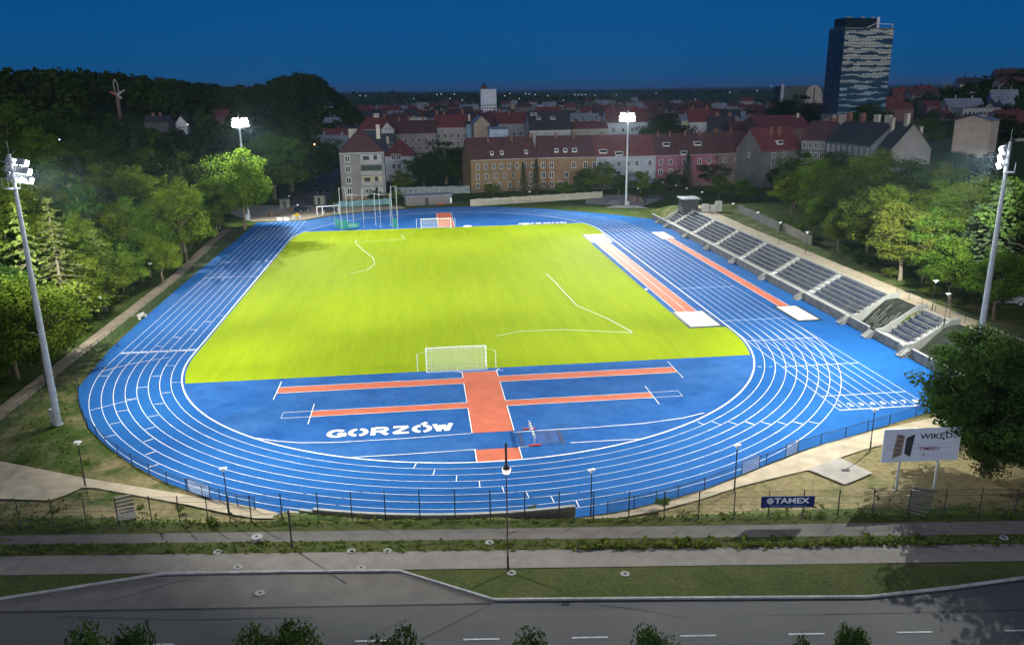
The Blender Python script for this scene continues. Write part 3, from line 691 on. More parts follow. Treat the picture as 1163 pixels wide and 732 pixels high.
def low_wall(label, y0, y1, name='retaining_wall'):
    t = thing(name, label, 'retaining wall', (XF, (y0+y1)/2, 0))
    for nme, b, m in (('wall', MB().box(-.1, .15, (y0-y1)/2, (y1-y0)/2, 0, 1.2), M['concrete']), ('coping', MB().box(-.14, .19, (y0-y1)/2, (y1-y0)/2, 1.203, 1.27), M['concrete_pale'])): b.build(nme, m, t)
low_wall('short concrete retaining wall below the grass slope between two seating sections', -47.3, -42.5)
low_wall('long concrete retaining wall running from the stand end to the big leafy tree', -74, -57.2)
low_wall('concrete retaining wall running from the far stand end towards the skate park', 49.6, 57.5)
def steps(label, y):
    t = thing('access_steps', label, 'steps', (XF, y, 0), 0, 'steps up into the stand')
    for k in range(5): MB().box(-1.25+.25*k, -1.+.25*k, -.55, .55, .14+.17*k, .2+.17*k).build('tread', M['concrete_pale'], t)
    for s in (-1, 1):
        MB().add([(-1.25, s*.58, 0), (-1.25, s*.58, .2), (0, s*.58, 1.05), (0, s*.58, .7), (-.5, s*.58, 0), (-1.25, s*.62, 0), (-1.25, s*.62, .2), (0, s*.62, 1.05), (0, s*.62, .7), (-.5, s*.62, 0)], [(0, 1, 2, 3, 4), (9, 8, 7, 6, 5), (0, 5, 6, 1), (1, 6, 7, 2), (2, 7, 8, 3), (3, 8, 9, 4)]).build('stringer', M['concrete'], t)
sl = ['nearest the big leafy tree', 'beside the short wall below the grass slope', 'between the long section and the grass slope', 'right of the near runway sand pit', 'third from the grass slope', 'at the middle of the red runway', 'with twin rails, fourth from the far end', 'just short of the far sand pit', 'second from the far end of the stand', 'at the far end of the stand']
for i, y in enumerate([-56.4, -48.2, -41.4, -27.4, -13.3, .8, 14.9, 29.2, 43.3, 50.1]): steps('pale access steps up into the stand, '+sl[i], y)
# commentary booth
t = thing('commentary_booth', 'grey commentary booth with a flat roof at the top far end of the stand', 'booth', (59.6, 47.4, 3.2), R_(-4))
MB().box(-1.9, 1.9, -2.2, 2.2, 0, 3.1).build('wall', wallmat((.035, .038, .042)), t); MB().box(-2.3, 2.3, -2.6, 2.6, 3.1, 3.35).build('roof', M['roof_grey'], t)
MB().box(-1.96, -1.9, -1.9, 1.9, 1.3, 2.5).build('window', M['glass'], t); MB().box(-.9, .2, -2.26, -2.2, .1, 2.2).build('door', M['dark'], t)
# white block by the back path
t = thing('concrete_plinth', 'white stepped concrete plinths on the grass behind the stand', 'plinth', att(808, 240)+Vector((0, 0, -.1)), R_(20))
for x, h, y in ((-2., 2.0, 0), (0., 1.6, -.3), (1.7, 2.5, -.4)): MB().box(x-.7, x+.7, y-.5, y+.5, 0, h).build('block', M['concrete_pale'], t)
# ================================================================== fences
def fence(label, pts, h, post, wire=('wire',), rails=(1.,), name='wire_fence', rr_=.025, pr_=.04, cat='fence', zf=None, skip=None):
    """pts: post feet; panels of wire mesh between; every post a part"""
    c = Vector((sum(p[0] for p in pts)/len(pts), sum(p[1] for p in pts)/len(pts), 0))
    t = thing(name, label, cat, c); zf = zf or H
    z = [zf(*p) for p in pts]; pm = None
    for i, p in enumerate(pts[:100]):
        pm = pm or MB().tube((0, 0, -.1), (0, 0, h+.05), pr_, n=6).mesh('post', post)
        mobj('post', pm, t, (p[0]-c.x, p[1]-c.y, z[i]))
    rl = MB(); wm = MB()
    for i in range(len(pts)-1):
        a = Vector((pts[i][0], pts[i][1], z[i]))-c; b = Vector((pts[i+1][0], pts[i+1][1], z[i+1]))-c; u = Vector((0, 0, 1))
        for k in rails: rl.tube(a+u*h*k, b+u*h*k, rr_, n=4, cap=False)
        wm.add([a+u*.05, b+u*.05, b+u*h*.98, a+u*h*.98], [(0, 1, 2, 3)])
    rl.build('rail', post, t); wm.build('wire_mesh', M[wire[0]], t)
    return t
fpx = [(-14, 601), (24, 600), (62, 599), (99, 598), (135, 597), (173, 595), (205, 595), (237, 595), (262, 594), (286, 594), (321, 592), (362, 591), (400, 590), (438, 589), (477, 588), (517, 588), (557, 588), (596, 590), (635, 590), (674, 590), (714, 590), (754, 590), (793, 590), (833, 590), (872, 589), (911, 588), (951, 588), (990, 588), (1031, 588)]
fp = [tuple(at(x, y, S)[:2]) for x, y in fpx]; fp += [(fp[-1][0]+2.65*k, fp[-1][1]-.31*k) for k in range(1, 9)]; fp = [(fp[0][0]-2.45*k, fp[0][1]+.22*k) for k in range(5, 0, -1)]+fp
fence('dark green wire fence with thin posts along the street footway', fp, 2.35, M['dark'], ('wire_thin',), (.06, .3, .55, .8, .99), 'street_fence', .011, .045, zf=lambda x, y: S)
# fence round the near bend, outside the track
tl = P2((89, 436), (88, 448), (90, 462), (95, 476), (100, 486), (110, 496.5), (120, 506), (134, 517), (150, 528), (170, 539), (190, 549), (212, 557.5), (230, 564), (250, 569.8), (270, 575), (290, 579))
fence('low dark wire fence hugging the left bend of the blue track', tl, 1.15, M['dark'], ('wire',), (.05, .99), 'track_fence')
tr = P2((690, 584), (720, 577.5), (745, 571.5), (770, 565), (800, 556), (835, 542), (870, 528.5), (905, 514), (932, 505), (960, 497.5), (985, 490), (1010, 482.5), (1040, 473), (1070, 463.5), (1100, 454))
fence('low dark wire fence along the right bend of the blue track', tr, 1.15, M['dark'], ('wire',), (.05, .99), 'track_fence')
lf = [(-49.3, -76+2.5*k) for k in range(32)]+[(-49.3-.035*(k+1)**1.45*.4, 4+3*k) for k in range(1, 19)]
fence('tall thin wire fence between the woodland path and the left straight', lf, 1.7, M['dark'], ('wire_thin',), (.04, .99), 'path_fence', .015, .03)
ff = [(-10+3.*k, 91.2-.0*k-.011*max(0, k-4)**2.05) for k in range(0, 14)]+[(31, 82.8), (34, 80.3), (37, 77.7), (40, 75.1), (43, 72.5), (46, 69.6), (49, 66), (52, 62), (53.2, 58.4)]
fence('thin wire fence behind the far bend in front of the pale wall', ff, 1.3, M['dark'], ('wire_thin',), (.99,), 'track_fence', .02, .035)
bf = [(60.9, -74+3*k) for k in range(12)]
fence('wire fence along the path at the top of the grass slope by the stand end', bf, 1.5, M['dark'], ('wire_thin',), (.99,), 'path_fence', .02, .035)
def gate(label, a, b):
    p, q = att(*a), att(*b); t = thing('barred_gate', label, 'gate', p, math.atan2(q.y-p.y, q.x-p.x), 'barred gates in the track fence'); w = (q-p).length
    f = MB().path([(0, 0, .1), (0, 0, 1.35), (w, 0, 1.35), (w, 0, .1), (0, 0, .1)], .035); f.build('gate_frame', M['dark'], t)
    for k in range(7): MB().tube((.05, 0, .22+.16*k), (w-.05, 0, .22+.16*k), .028, n=6).build('bar', M['white'], t)
gate('pale barred gate in the low fence at the left bend', (214, 559), (239, 567)); gate('pale barred gate in the low fence right of the tall path lamp', (842, 540), (862, 532)); gate('small pale barred gate in the right bend fence farther along', (892, 520), (906, 514.3))
# retaining wall at the near bend
t = thing('bend_wall', 'low concrete retaining wall with white capping along the near bend', 'retaining wall', (0, -42.195, 0))
wall_pts = [(x, -math.sqrt(47.95**2-x*x)) for x in np.linspace(-15.6, 4.9, 24)]
def wallbody(pts, z0, z1, w):
    b = MB()
    for p, q in zip(pts[:-1], pts[1:]):
        d = Vector((q[0]-p[0], q[1]-p[1])).normalized(); n = Vector((-d.y, d.x))*w/2
        b.prism([(p[0]-n.x, p[1]-n.y), (q[0]-n.x, q[1]-n.y), (q[0]+n.x, q[1]+n.y), (p[0]+n.x, p[1]+n.y)], z0, z1)
    return b
wallbody(wall_pts, 0, 1.15, .22).build('wall', wallmat((.2, .17, .13)), t); wallbody(wall_pts, 1.152, 1.25, .3).build('capping', M['concrete_pale'], t)
for k, (x0, x1, h) in enumerate(((-16.7, -15.7, .95), (-17.8, -16.8, .65))):
    pp = [(x, -math.sqrt(47.95**2-x*x)) for x in (x0, x1)]
    wallbody(pp, 0, h, .22).build('wall', wallmat((.2, .17, .13)), t); wallbody(pp, h+.002, h+.1, .3).build('capping', M['concrete_pale'], t)
def bank_steps(label, a, b, w, n=9):
    p, q = att(*a), at(*b, S); d = Vector((q[0]-p[0], q[1]-p[1])); ln_ = d.length
    t = thing('bank_steps', label, 'steps', (p[0], p[1], 0), math.atan2(d.y, d.x)); dn = d.normalized()
    for k in range(n):
        c = p.xy+dn*ln_*(k+.3)/n; z = H(c.x, c.y); MB().box(ln_*k/n, ln_*(k+.36)/n, -w/2, w/2, z-.15, z+.05).build('step', wallmat((.11, .105, .09)), t)
bank_steps('pale concrete steps down the dry bank at the left end of the street fence', (139, 563), (143, 591), 1.5)
bank_steps('pale concrete steps down the bank in the shade below the billboard', (1050, 555), (1039, 587), 1.6)
# ================================================================== lamps
def path_lamp(label, p, h=4.15, group='small path lamps'):
    t = thing('path_lamp', label, 'path lamp', p, random.uniform(-.3, .3), group)
    MB().tube((0, 0, 0), (0, 0, 1.0), .07, n=8).tube((0, 0, 1.0), (0, 0, h), .045, n=8).build('post', M['dark'], t)
    b = MB().tube((0, 0, h-.28), (0, 0, h), .06, .16, 8); b.box(-.3, .3, -.14, .14, h, h+.07); b.build('lamp_head', M['white'], t)
    MB().box(-.26, .26, -.11, .11, h-.03, h-.005).build('diffuser', M['lamp_path'], t)
for lb, px, py in (('dark path lamp at the fork of the gravel path by the left bend', 97, 551.5), ('dark path lamp behind the street fence below the left bend', 260, 585), ('dark path lamp just right of the low bend wall', 671, 587.5), ('dark path lamp between the right bend fence and the dry grass', 834, 557), ('dark path lamp behind the billboard beside the right bend', 988, 512)):
    path_lamp(lb, att(px, py))
for lb, x, y in (('thin lamp on the woodland path beside the left finish line', -53.2, -25.5), ('thin lamp farther along the woodland path under the trees', -53.4, -1.5), ('thin lamp on the woodland path deep in the tree shade near the far corner', -55.8, 50)): path_lamp(lb, (x, y, H(x, y)), 4.4)
def lamp_at_top(lb, px, py, zt, h=4.1): p = at(px, py, zt); path_lamp(lb, (p[0], p[1], zt-h), h)
for lb, px, py, z in (('thin lamp in front of the pale wall beyond the far bend', 601.5, 217.5, 4.2), ('thin lamp just right of the far floodlight mast', 724.5, 214, 4.2), ('lamp near the dark shrubs left of the pink house', 752.6, 207, 5.), ('lamp below the pink house right of another', 768, 210.5, 5.4), ('lamp among shrubs below the pink house', 780, 213.6, 5.8), ('lamp beside the pale green tree above the booth', 797.5, 218, 6.4), ('lamp above the white plinths behind the stand', 832.6, 231, 7.2), ('lamp by the garden wall behind the stand middle', 861, 241, 7.6), ('lamp at the end of the garden wall behind the stand', 886.4, 252.5, 7.6), ('lamp half hidden by bright bushes behind the stand', 917, 263.5, 7.6), ('white lamp under the trees above the near seating section', 1063, 319, 7.8), ('lamp on the path corner above the near stand end', 1077, 333.5, 7.8), ('lamp with white head beside the parked cars at the far left', 328.5, 222.5, 4.1), ('lamp with white head beside the yellow roller', 338, 232.5, 3.6)):
    lamp_at_top(lb, px, py, z)
p = at(577, 650, S)
t = thing('street_lamp', 'tall street lamp with glowing reddish head on the grass verge', 'street lamp', (p[0], p[1], S+.05))
MB().tube((0, 0, 0), (0, 0, 1.3), .085, n=10).tube((0, 0, 1.3), (0, 0, 8.6), .05, .04, n=10).build('post', mat('rusty_post', (.1, .05, .05), .2), t)
MB().tube((0, 0, 8.05), (0, 0, 9.5), .075, n=8).tube((0, -.12, 7.75), (0, -.12, 8.1), .26, .1, 12).build('lamp_head', M['dark'], t)
MB().tube((0, -.12, 7.45), (0, -.12, 7.75), .2, .3, 12).build('lamp_glass', M['lamp_warm'], t)
p = at(332, 624, S); tag(MB().tube((0, 0, 0), (0, 0, 3.1), .06, n=8).tube((0, 0, 3.1), (0, 0, 3.2), .09, n=8).build('bare_post', M['dark'], None, (p[0], p[1], S+.05)), 'bare dark post standing at the edge of the paved sidewalk', 'post')
# ================================================================== signs
def fence_dir(x): return math.atan2(-.117, 1)
px0, px1 = ony(863, 575, -94.05), ony(923, 572, -94.4)
p = at(893, 589, S)
t = thing('fence_banner', 'dark blue banner with white lettering hung on the street fence', 'banner', (p[0]-.05, p[1]-.1, S), math.atan(-.117))
w = 2.0; MB().box(-w, w, -.02, .02, 1.05, 1.98).build('banner_sheet', mat('navy_vinyl', (.006, .022, .12), .15, 1, .5), t)
def put(me, parent, x, y, z): o = mobj('lettering', me, parent, (x, y, z)); o.rotation_euler = (R_(90), 0, 0); return o
M['ink_white'] = mat('white_ink', (.7, .74, .8), .03); M['ink'] = mat('black_ink', (.015, .015, .025), .1); M['ink_red'] = mat('maroon_ink', (.16, .02, .05), .1); M['ink_grey'] = mat('grey_ink', (.25, .27, .3), .1)
put(text_mesh('lettering', 'TAMEX', .62, M['ink_white'], .004, .016, 1.28), t, .28, -.03, 1.6)
put(text_mesh('lettering', 'OBIEKTY SPORTOWE S.A.', .2, mat('blue_ink', (.12, .22, .42)), .004, .002, 1.25), t, 0.05, -.03, 1.18)
e = MB()
for k in range(20):
    a, b = 2*math.pi*k/20, 2*math.pi*(k+1)/20
    e.add([(-1.33+.25*math.cos(a), -.028, 1.6+.25*math.sin(a)), (-1.33+.25*math.cos(b), -.028, 1.6+.25*math.sin(b)), (-1.33+.2*math.cos(b), -.028, 1.6+.2*math.sin(b)), (-1.33+.2*math.cos(a), -.028, 1.6+.2*math.sin(a))], [(0, 1, 2, 3)])
for z in (1.5, 1.6, 1.7): e.box(-1.56, -1.1, -.034, -.03, z-.018, z+.018)
for x in (-1.42, -1.33, -1.24): e.box(x-.018, x+.018, -.04, -.036, 1.37, 1.83)
e.build('globe_emblem', M['ink_white'], t)
# billboard
a = at(1018, 557, .35); b = at(1061, 555, .35); d = Vector((b[0]-a[0], b[1]-a[1], 0)); zb = H(a[0], a[1])
t = thing('billboard', 'white billboard on two posts showing open doors, beside the big dark tree', 'billboard', (a[0], a[1], zb), math.atan2(d.y, d.x)-.01)
wd = d.length; tops = hgt_ = None
u = lambda px, py: ony(px, py, a[1])
zt_, zb_ = u(1005, 488)[2]-zb, u(1005, 525)[2]-zb; xl, xr = u(1004, 500)[0]-a[0], u(1088, 498)[0]-a[0]
for x in (0, wd): MB().box(x-.07, x+.07, .02, .16, -.2, zt_-.05).build('post', M['pole'], t)
MB().box(xl, xr, -.06, .02, zb_, zt_).build('panel', mat('white_blue_vinyl', (.50, .56, .68), .05, .5, .5), t)
hh, ww = zt_-zb_, xr-xl; X = lambda f: xl+ww*f; Y = lambda f: zt_-hh*f
def tri(poly, m, nme='door_picture', dy=-.066): MB().add([(X(x), dy, Y(y)) for x, y in poly], [tuple(range(len(poly)))]).build(nme, m, t)
tri([(.17, .14), (.27, .2), (.25, .78), (.13, .9)], mat('wood_door_print', (.2, .16, .13), .2, 2)); tri([(.29, .27), (.40, .16), (.37, .85), (.285, .75)], mat('dark_door_print', (.035, .04, .04), .2, 2))
for k in range(5): tri([(.19-.008*k, .2+.14*k), (.255-.004*k, .235+.13*k), (.25-.004*k, .26+.13*k), (.187-.008*k, .225+.14*k)], M['ink'], 'door_picture', -.07)
for x0, x1 in ((.06, .15), (.38, .46)):
    b2 = MB()
    for y in (.46, .6): b2.box(X(x0), X(x1), -.07, -.066, Y(y)-.012, Y(y)+.012)
    for x in (x0, x1): b2.box(X(x)-.012, X(x)+.012, -.071, -.067, Y(.6), Y(.46))
    b2.build('green_outline', mat('green_ink', (.03, .16, .1)), t)
put(text_mesh('lettering', 'WIKĘD', .5*hh/2.2, M['ink'], .003, .012, 1.25), t, X(.68), -.07, Y(.25))
put(text_mesh('lettering', 'TIMBEX', .34*hh/2.2, M['ink_red'], .003, .006, 1.2), t, X(.61), -.07, Y(.62))
b2 = MB()
for x0, x1, y, hgt2 in ((.76, .9, .6, .05), (.56, .95, .49, .018), (.58, .9, .8, .03), (.66, .8, .89, .03)):
    x = x0
    while x < x1: l_ = random.uniform(.01, .03); b2.box(X(x), X(min(x+l_, x1)), -.07, -.066, Y(y)-hgt2/2, Y(y)+hgt2/2); x += l_+.008
b2.build('fine_print', M['ink_grey'], t)
MB().box(X(.53), X(.555), -.07, -.066, Y(.84), Y(.76)).build('pin_symbol', M['ink_grey'], t)
# manhole covers
MH = None
mh = [((292, 612.5), 'raised pale concrete manhole ring at the edge of the footway', 1), ((247, 626), 'pale round manhole cover in the grass strip on the left', 0), ((270, 643.5), 'pale round manhole cover on the paved sidewalk at left', 0), ((295, 671.5), 'pale round manhole cover in the asphalt of the bus bay', 0), ((399, 625), 'pale round manhole cover in the grass strip, left of a pair', 0), ((440, 625), 'pale round manhole cover in the grass strip, right of a pair', 0), ((410, 644), 'pale round manhole cover on the sidewalk by the corner of the bus bay', 0), ((556, 615.5), 'pale round manhole cover at the footway edge near the street lamp', 0), ((581, 650), 'pale round manhole cover at the foot of the street lamp', 0), ((710, 651), 'faded round manhole cover in the grass right of the street lamp', 0), ((1140, 610), 'pale round manhole cover in the shaded grass strip at far right', 0)]
for (px, py), lb, raised in mh:
    p = at(px, py, S+.1)
    t = thing('manhole_cover', lb, 'manhole cover', (p[0], p[1], S+(.02 if py > 660 else .1)), 0, 'manhole covers along the street')
    h = .28 if raised else .02
    MB().tube((0, 0, -.1), (0, 0, h), .42 if raised else .31, n=20).build('ring', wallmat((.27, .26, .24)), t); MB().tube((0, 0, h), (0, 0, h+.012), .12, n=14).build('lid', M['black'], t)
p = at(663, 687, S); tag(MB().box(-.25, .25, -.2, .2, -.05, .0).build('storm_drain', M['black'], None, at(642, 684.5, S)+np.array([0, 0, -.01])), 'dark storm drain grate at the road kerb', 'drain')
# ================================================================== trees
def quads(C, Nn, s, rng, asp=1.):
    """leaf quads at C with normals Nn, half-size s"""
    n = len(C); r = rng.normal(size=(n, 3)); U = np.cross(Nn, r); U /= np.linalg.norm(U, axis=1)[:, None]+1e-9
    W = np.cross(Nn, U); W /= np.linalg.norm(W, axis=1)[:, None]+1e-9
    s = np.broadcast_to(np.asarray(s, float), (n,))[:, None]
    V = np.stack([C-U*s, C-W*s*asp*.8, C+U*s, C+W*s*asp*.8], 1).reshape(-1, 3)
    return V, np.arange(4*n).reshape(n, 4)
def sph(n, rng):
    v = rng.normal(size=(n, 3)); return v/np.linalg.norm(v, axis=1)[:, None]
def crown_pts(rng, ncl, per, rxy, rz, zc, clr=(.20, .34), rough=0.):
    """clumps of leaves spread through an uneven ellipsoid"""
    Cs, Ns, Ts = [], [], []
    for k in range(ncl):
        d = sph(1, rng)[0]; rad = rng.uniform(.35, 1.)**.5
        if d[2] < -.35: d[2] *= .6
        lob = 1+.22*math.sin(3*math.atan2(d[1], d[0])+ncl)+rng.uniform(-.12, .12)
        c = d*np.array([rxy, rxy, rz])*rad*.8*lob*(1+rng.uniform(-rough, rough)); c[2] += zc
        cr = rng.uniform(*clr)*rxy; q = sph(per, rng); rr2 = rng.uniform(.45, 1, per)[:, None]
        P = c+q*rr2*cr*np.array([1.15, 1.15, .75])
        Nn = q*.9+rng.normal(size=(per, 3))*.55+np.array([0, 0, .35])
        Cs.append(P); Ns.append(Nn/np.linalg.norm(Nn, axis=1)[:, None]); Ts.append(np.full(per, rng.uniform(0, .75))+rng.uniform(0, .3, per))
    return np.concatenate(Cs), np.concatenate(Ns), np.concatenate(Ts)
def trunk_mesh(name, seed, h, r, m, limbs=7, spread=.22, topz=.75):
    rng = random.Random(seed); b = MB(); pts = [Vector((0, 0, -.02))]; n = 5
    for i in range(1, n+1): pts.append(Vector((rng.uniform(-.012, .012)*i, rng.uniform(-.012, .012)*i, h*i/n)))
    for i in range(n): b.tube(pts[i], pts[i+1], r*(1-.17*i), r*(1-.17*(i+1)), 8)
    for k in range(limbs):
        a = 2*math.pi*k/limbs+rng.uniform(-.4, .4); z = h*rng.uniform(.4, .98); p = Vector((0, 0, z)); q = Vector((math.cos(a)*spread*rng.uniform(.4, .7), math.sin(a)*spread*rng.uniform(.4, .7), z+rng.uniform(.06, .16)))
        b.tube(p, q, r*.45, r*.25, 6); e = q+Vector((math.cos(a+.4)*spread*.22, math.sin(a+.4)*spread*.22, rng.uniform(.03, .12))); b.tube(q, e, r*.25, r*.1, 5)
    return b.mesh(name, m)
def make_broad(seed, ncl, per, leaf, rxy, rz, zc, m, bark='bark', tr=.022, clr=(.20, .34), rough=.12):
    rng = np.random.default_rng(seed); C, Nn, T = crown_pts(rng, ncl, per, rxy, rz, zc, clr, rough)
    V, F = quads(C, Nn, rng.uniform(.6, 1.3, len(C))*leaf, rng)
    cm = npmesh('crown', V, F, M[m], np.repeat(np.clip(T, 0, 1), 4))
    return cm, trunk_mesh('trunk', seed, zc, tr, M[bark], spread=rxy*.9)
def make_conifer(seed, whorls, nb, per, leaf, rxy, z0, m, bark='bark', droop=.35, sparse=0., tr=.014):
    rng = np.random.default_rng(seed); Cs, Ns, Ts = [], [], []; b = MB(); r0 = tr
    b.tube((0, 0, -.02), (0, 0, .5), r0, r0*.6, 8); b.tube((0, 0, .5), (0, 0, .99), r0*.6, .001, 8)
    for w in range(whorls):
        t = w/(whorls-1); z = z0+(.985-z0)*t; Lb = rxy*(1-t)**.75*(1 if t > .12 else .75)+.012
        for k in range(nb):
            if rng.uniform() < sparse: continue
            a = 2*math.pi*(k+rng.uniform(-.35, .35))/nb+w*.7; l = Lb*rng.uniform(.65, 1.12); z_ = z+rng.uniform(-.012, .012)
            s = rng.uniform(.12, 1, per)[:, None]; dirn = np.array([math.cos(a), math.sin(a), 0])
            P = np.array([0, 0, z_])+dirn*l*s+np.array([0, 0, -1.])*droop*l*s**1.5+rng.normal(size=(per, 3))*np.array([.010, .010, .005])*(1.5-s)*1.1
            Cs.append(P); n_ = np.array([0, 0, 1.])+dirn*.3+rng.normal(size=(per, 3))*.5; Ns.append(n_/np.linalg.norm(n_, axis=1)[:, None]); Ts.append(np.full(per, rng.uniform(0, .7))+rng.uniform(0, .3, per))
            if l > .07: b.tube((0, 0, z_), (dirn[0]*l*.8, dirn[1]*l*.8, z_-droop*l*.7), .0032, .001, 4, cap=False)
    C, Nn, T = map(np.concatenate, (Cs, Ns, Ts)); V, F = quads(C, Nn, rng.uniform(.6, 1.3, len(C))*leaf, rng, .7)
    return npmesh('crown', V, F, M[m], np.repeat(np.clip(T, 0, 1), 4)), b.mesh('trunk', M[bark])
KIND = {}
for i in range(4): KIND['leafy%d' % i] = make_broad(20+i, 46, 180, 0.0122, .30, .36, .60, 'leaf')
for i in range(2): KIND['dark%d' % i] = make_broad(40+i, 44, 152, 0.0141, .33, .36, .60, 'leaf_dark')
for i in range(2): KIND['yellow%d' % i] = make_broad(50+i, 70, 171, 0.0115, .34, .50, .50, 'leaf_yellow', 'bark_pale')
for i in range(2): KIND['spruce%d' % i] = make_conifer(60+i, 26, 9, 12, .017, .20, .10, 'needle')
for i in range(2): KIND['larch%d' % i] = make_conifer(70+i, 17, 6, 13, .017, .25, .22, 'needle_pale', 'bark_pale', .22, .15)
KIND['pine0'] = make_broad(80, 22, 60, .02, .20, .20, .82, 'leaf_dark', 'bark_pale', .012)
KIND['bush0'] = make_broad(90, 30, 60, .03, .55, .42, .5, 'leaf'); KIND['bush1'] = make_broad(91, 30, 60, .03, .55, .42, .5, 'leaf_dark'); KIND['bush2'] = make_broad(92, 30, 70, .03, .55, .42, .5, 'leaf_yellow')
for i in range(3): KIND['edge%d' % i] = make_broad(110+i, 70, 190, 0.0115, .36, .50, .50, 'leaf')
for i in range(2): KIND['edged%d' % i] = make_broad(130+i, 64, 171, 0.0126, .38, .50, .50, 'leaf_dark')
KIND['round0'] = make_broad(94, 80, 210, .0125, .44, .48, .52, 'leaf', rough=.2)
KIND['near0'] = make_broad(95, 210, 230, .0082, .39, .50, .50, 'leaf_dark', 'bark', .024, (.13, .27), .22)
for i in range(3): KIND['street%d' % i] = make_broad(97+i, 80, 260, .0105, .36, .34, .64, 'leaf_dark', rough=.05)
def tree(kind, p, h, label, group=None, wide=1., name=None, cat='tree'):
    cm, tm = KIND[kind]
    name = name or ('spruce_tree' if 'spruce' in kind else 'larch_tree' if 'larch' in kind else 'pine_tree' if 'pine' in kind else 'shrub' if 'bush' in kind else 'leafy_tree')
    t = thing(name, label, cat, p, random.uniform(0, 6.28), group); t.scale = (h*wide, h*wide, h)
    mobj('crown', cm, t); mobj('trunk', tm, t); return t
def hx(x, y): return Vector((x, y, H(x, y)))
def tpx(kind, px, ptop, Y, label, group=None, wide=1., hmin=3.):
    q = ony(px, ptop, Y); z = H(q[0], Y); return tree(kind, (q[0], Y, z-.1), max(hmin, q[2]-z), label, group, wide, cat='shrub' if 'bush' in kind else 'tree')
# --- the wood on the left
lbl = {'leafy': 'green broadleaf tree in the dark wood left of the track', 'dark': 'dark broadleaf tree in the wood left of the track', 'spruce': 'dark spruce in the wood left of the track', 'pine': 'bare-stemmed pine in the wood left of the track', 'larch': 'pale larch with bare lower branches in the wood left of the track'}
rg = random.Random(5); nfor = 0
for row, (x0, h0, h1, st) in enumerate(((-57.3, 9, 14, 4.6), (-62.5, 11, 17, 5.), (-69, 13, 19, 5.4), (-77, 14, 20, 6.4), (-86, 14, 20, 8), (-97, 14, 21, 9), (-110, 14, 21, 10), (-124, 14, 20, 11))):
    y = -70 if row < 4 else -55
    while y < 62+row*8:
        x = x0+rg.uniform(-2, 2)-max(0, -52-y)*.10; y2 = y+rg.uniform(-1.6, 1.6); k = rg.choice(['edge0', 'leafy1', 'edge2', 'leafy3', 'edge1', 'edged0', 'edged1', 'spruce0', 'pine0'] if row else ['edge0', 'edge1', 'edge2', 'edge1', 'edge0', 'edged0'])
        if not (row < 3 and -50 < y2 < -8 and x > -66) or rg.random() < .6:
            base = {'edge': 'leafy', 'edged': 'dark'}.get(k.rstrip('0123456789'), k.rstrip('0123456789')); tree(k, hx(x, y2)-Vector((0, 0, .15)), rg.uniform(h0, h1), lbl[base], 'trees of the left wood', rg.uniform(1.0, 1.3)); nfor += 1
        y += st*rg.uniform(.8, 1.2)
for px, top, Y, k, w, lb in ((52, 225, -30, 'larch0', 1.1, 'pale floodlit larch with long bare branches beside the left mast'), (18, 230, -38, 'larch1', .9, 'tall thin larch left of the left floodlight mast'), (105, 262, -16, 'larch1', 1.25, 'low spreading larch with pale branch tips right of the left mast'), (88, 205, -6, 'pine0', .8, 'bare pale pine trunk rising above the larches'), (30, 300, -50, 'edge2', 1.1, 'green tree at the wood edge behind the foot of the left mast'), (150, 232, 4, 'edge1', 1., 'floodlit green tree at the wood edge above the woodland path'), (200, 205, 22, 'edge0', 1.15, 'broad floodlit tree at the wood edge left of the round bright tree'), (178, 262, 2, 'edge1', 1., 'bright green tree overhanging the woodland path')):
    q = ony(px, top, Y); x = min(q[0], -56.5); tpx(k, px, top, Y, lb, None, w)
tpx('round0', 268, 165, 62, 'big round tree lit bright by the far left floodlight', None, 1.0)
tpx('leafy2', 238, 190, 50, 'dark green tree left of the big bright round tree', None, 1.1)
rg = random.Random(9)
for k in range(46):
    y = -62+2.7*k+rg.uniform(-1, 1); x = -55.6-max(0, y-30)*.03-rg.uniform(0, 2.2); tree('bush%d' % rg.choice((0, 0, 1)), hx(x, y)-Vector((0, 0, .1)), rg.uniform(1.4, 3.4), 'low shrub at the wood edge beside the woodland path', 'shrubs along the woodland path', rg.uniform(.9, 1.3), cat='shrub')
# --- behind the stand on the right
RT_ = [('edge0', 925, 268, 222, 1.1, 'green tree at the left end of the bright row behind the stand'), ('yellow0', 952, 284, 226, 1.15, 'yellow-green tree behind the middle of the stand'), ('edge1', 938, 262, 205, 1.2, 'green tree standing back behind the stand middle'), ('yellow1', 985, 300, 208, 1.2, 'tall yellow-green tree behind the near seating sections'), ('edge2', 1005, 296, 196, 1.2, 'green tree behind the tall yellow-green tree'), ('yellow0', 1022, 318, 218, 1.25, 'yellowish tree with ragged crown behind the stand'), ('edge0', 1048, 322, 236, 1.2, 'green tree left of the floodlit spruce'), ('edge0', 1060, 300, 205, 1.2, 'edged green tree in the second row left of the spruce'), ('edge1', 1078, 345, 262, 1.1, 'low green tree above the lamp at the path corner'), ('spruce0', 1122, 348, 205, 1.55, 'big floodlit spruce left of the right mast'), ('spruce1', 1098, 335, 232, 1.4, 'smaller floodlit spruce behind the path corner'), ('edge2', 1128, 362, 268, 1.1, 'green tree in front of the silver van'), ('edged0', 1150, 330, 190, 1.2, 'dark tree right of the right mast'), ('dark1', 1175, 350, 170, 1.2, 'dark tree at the right edge behind the van')]
for k, px, pb, pt, w, lb in RT_:
    p = att(px, pb); q = ony(px, pt, p.y); tree(k, p-Vector((0, 0, .1)), q[2]-p.z, lb, None, w*.92)
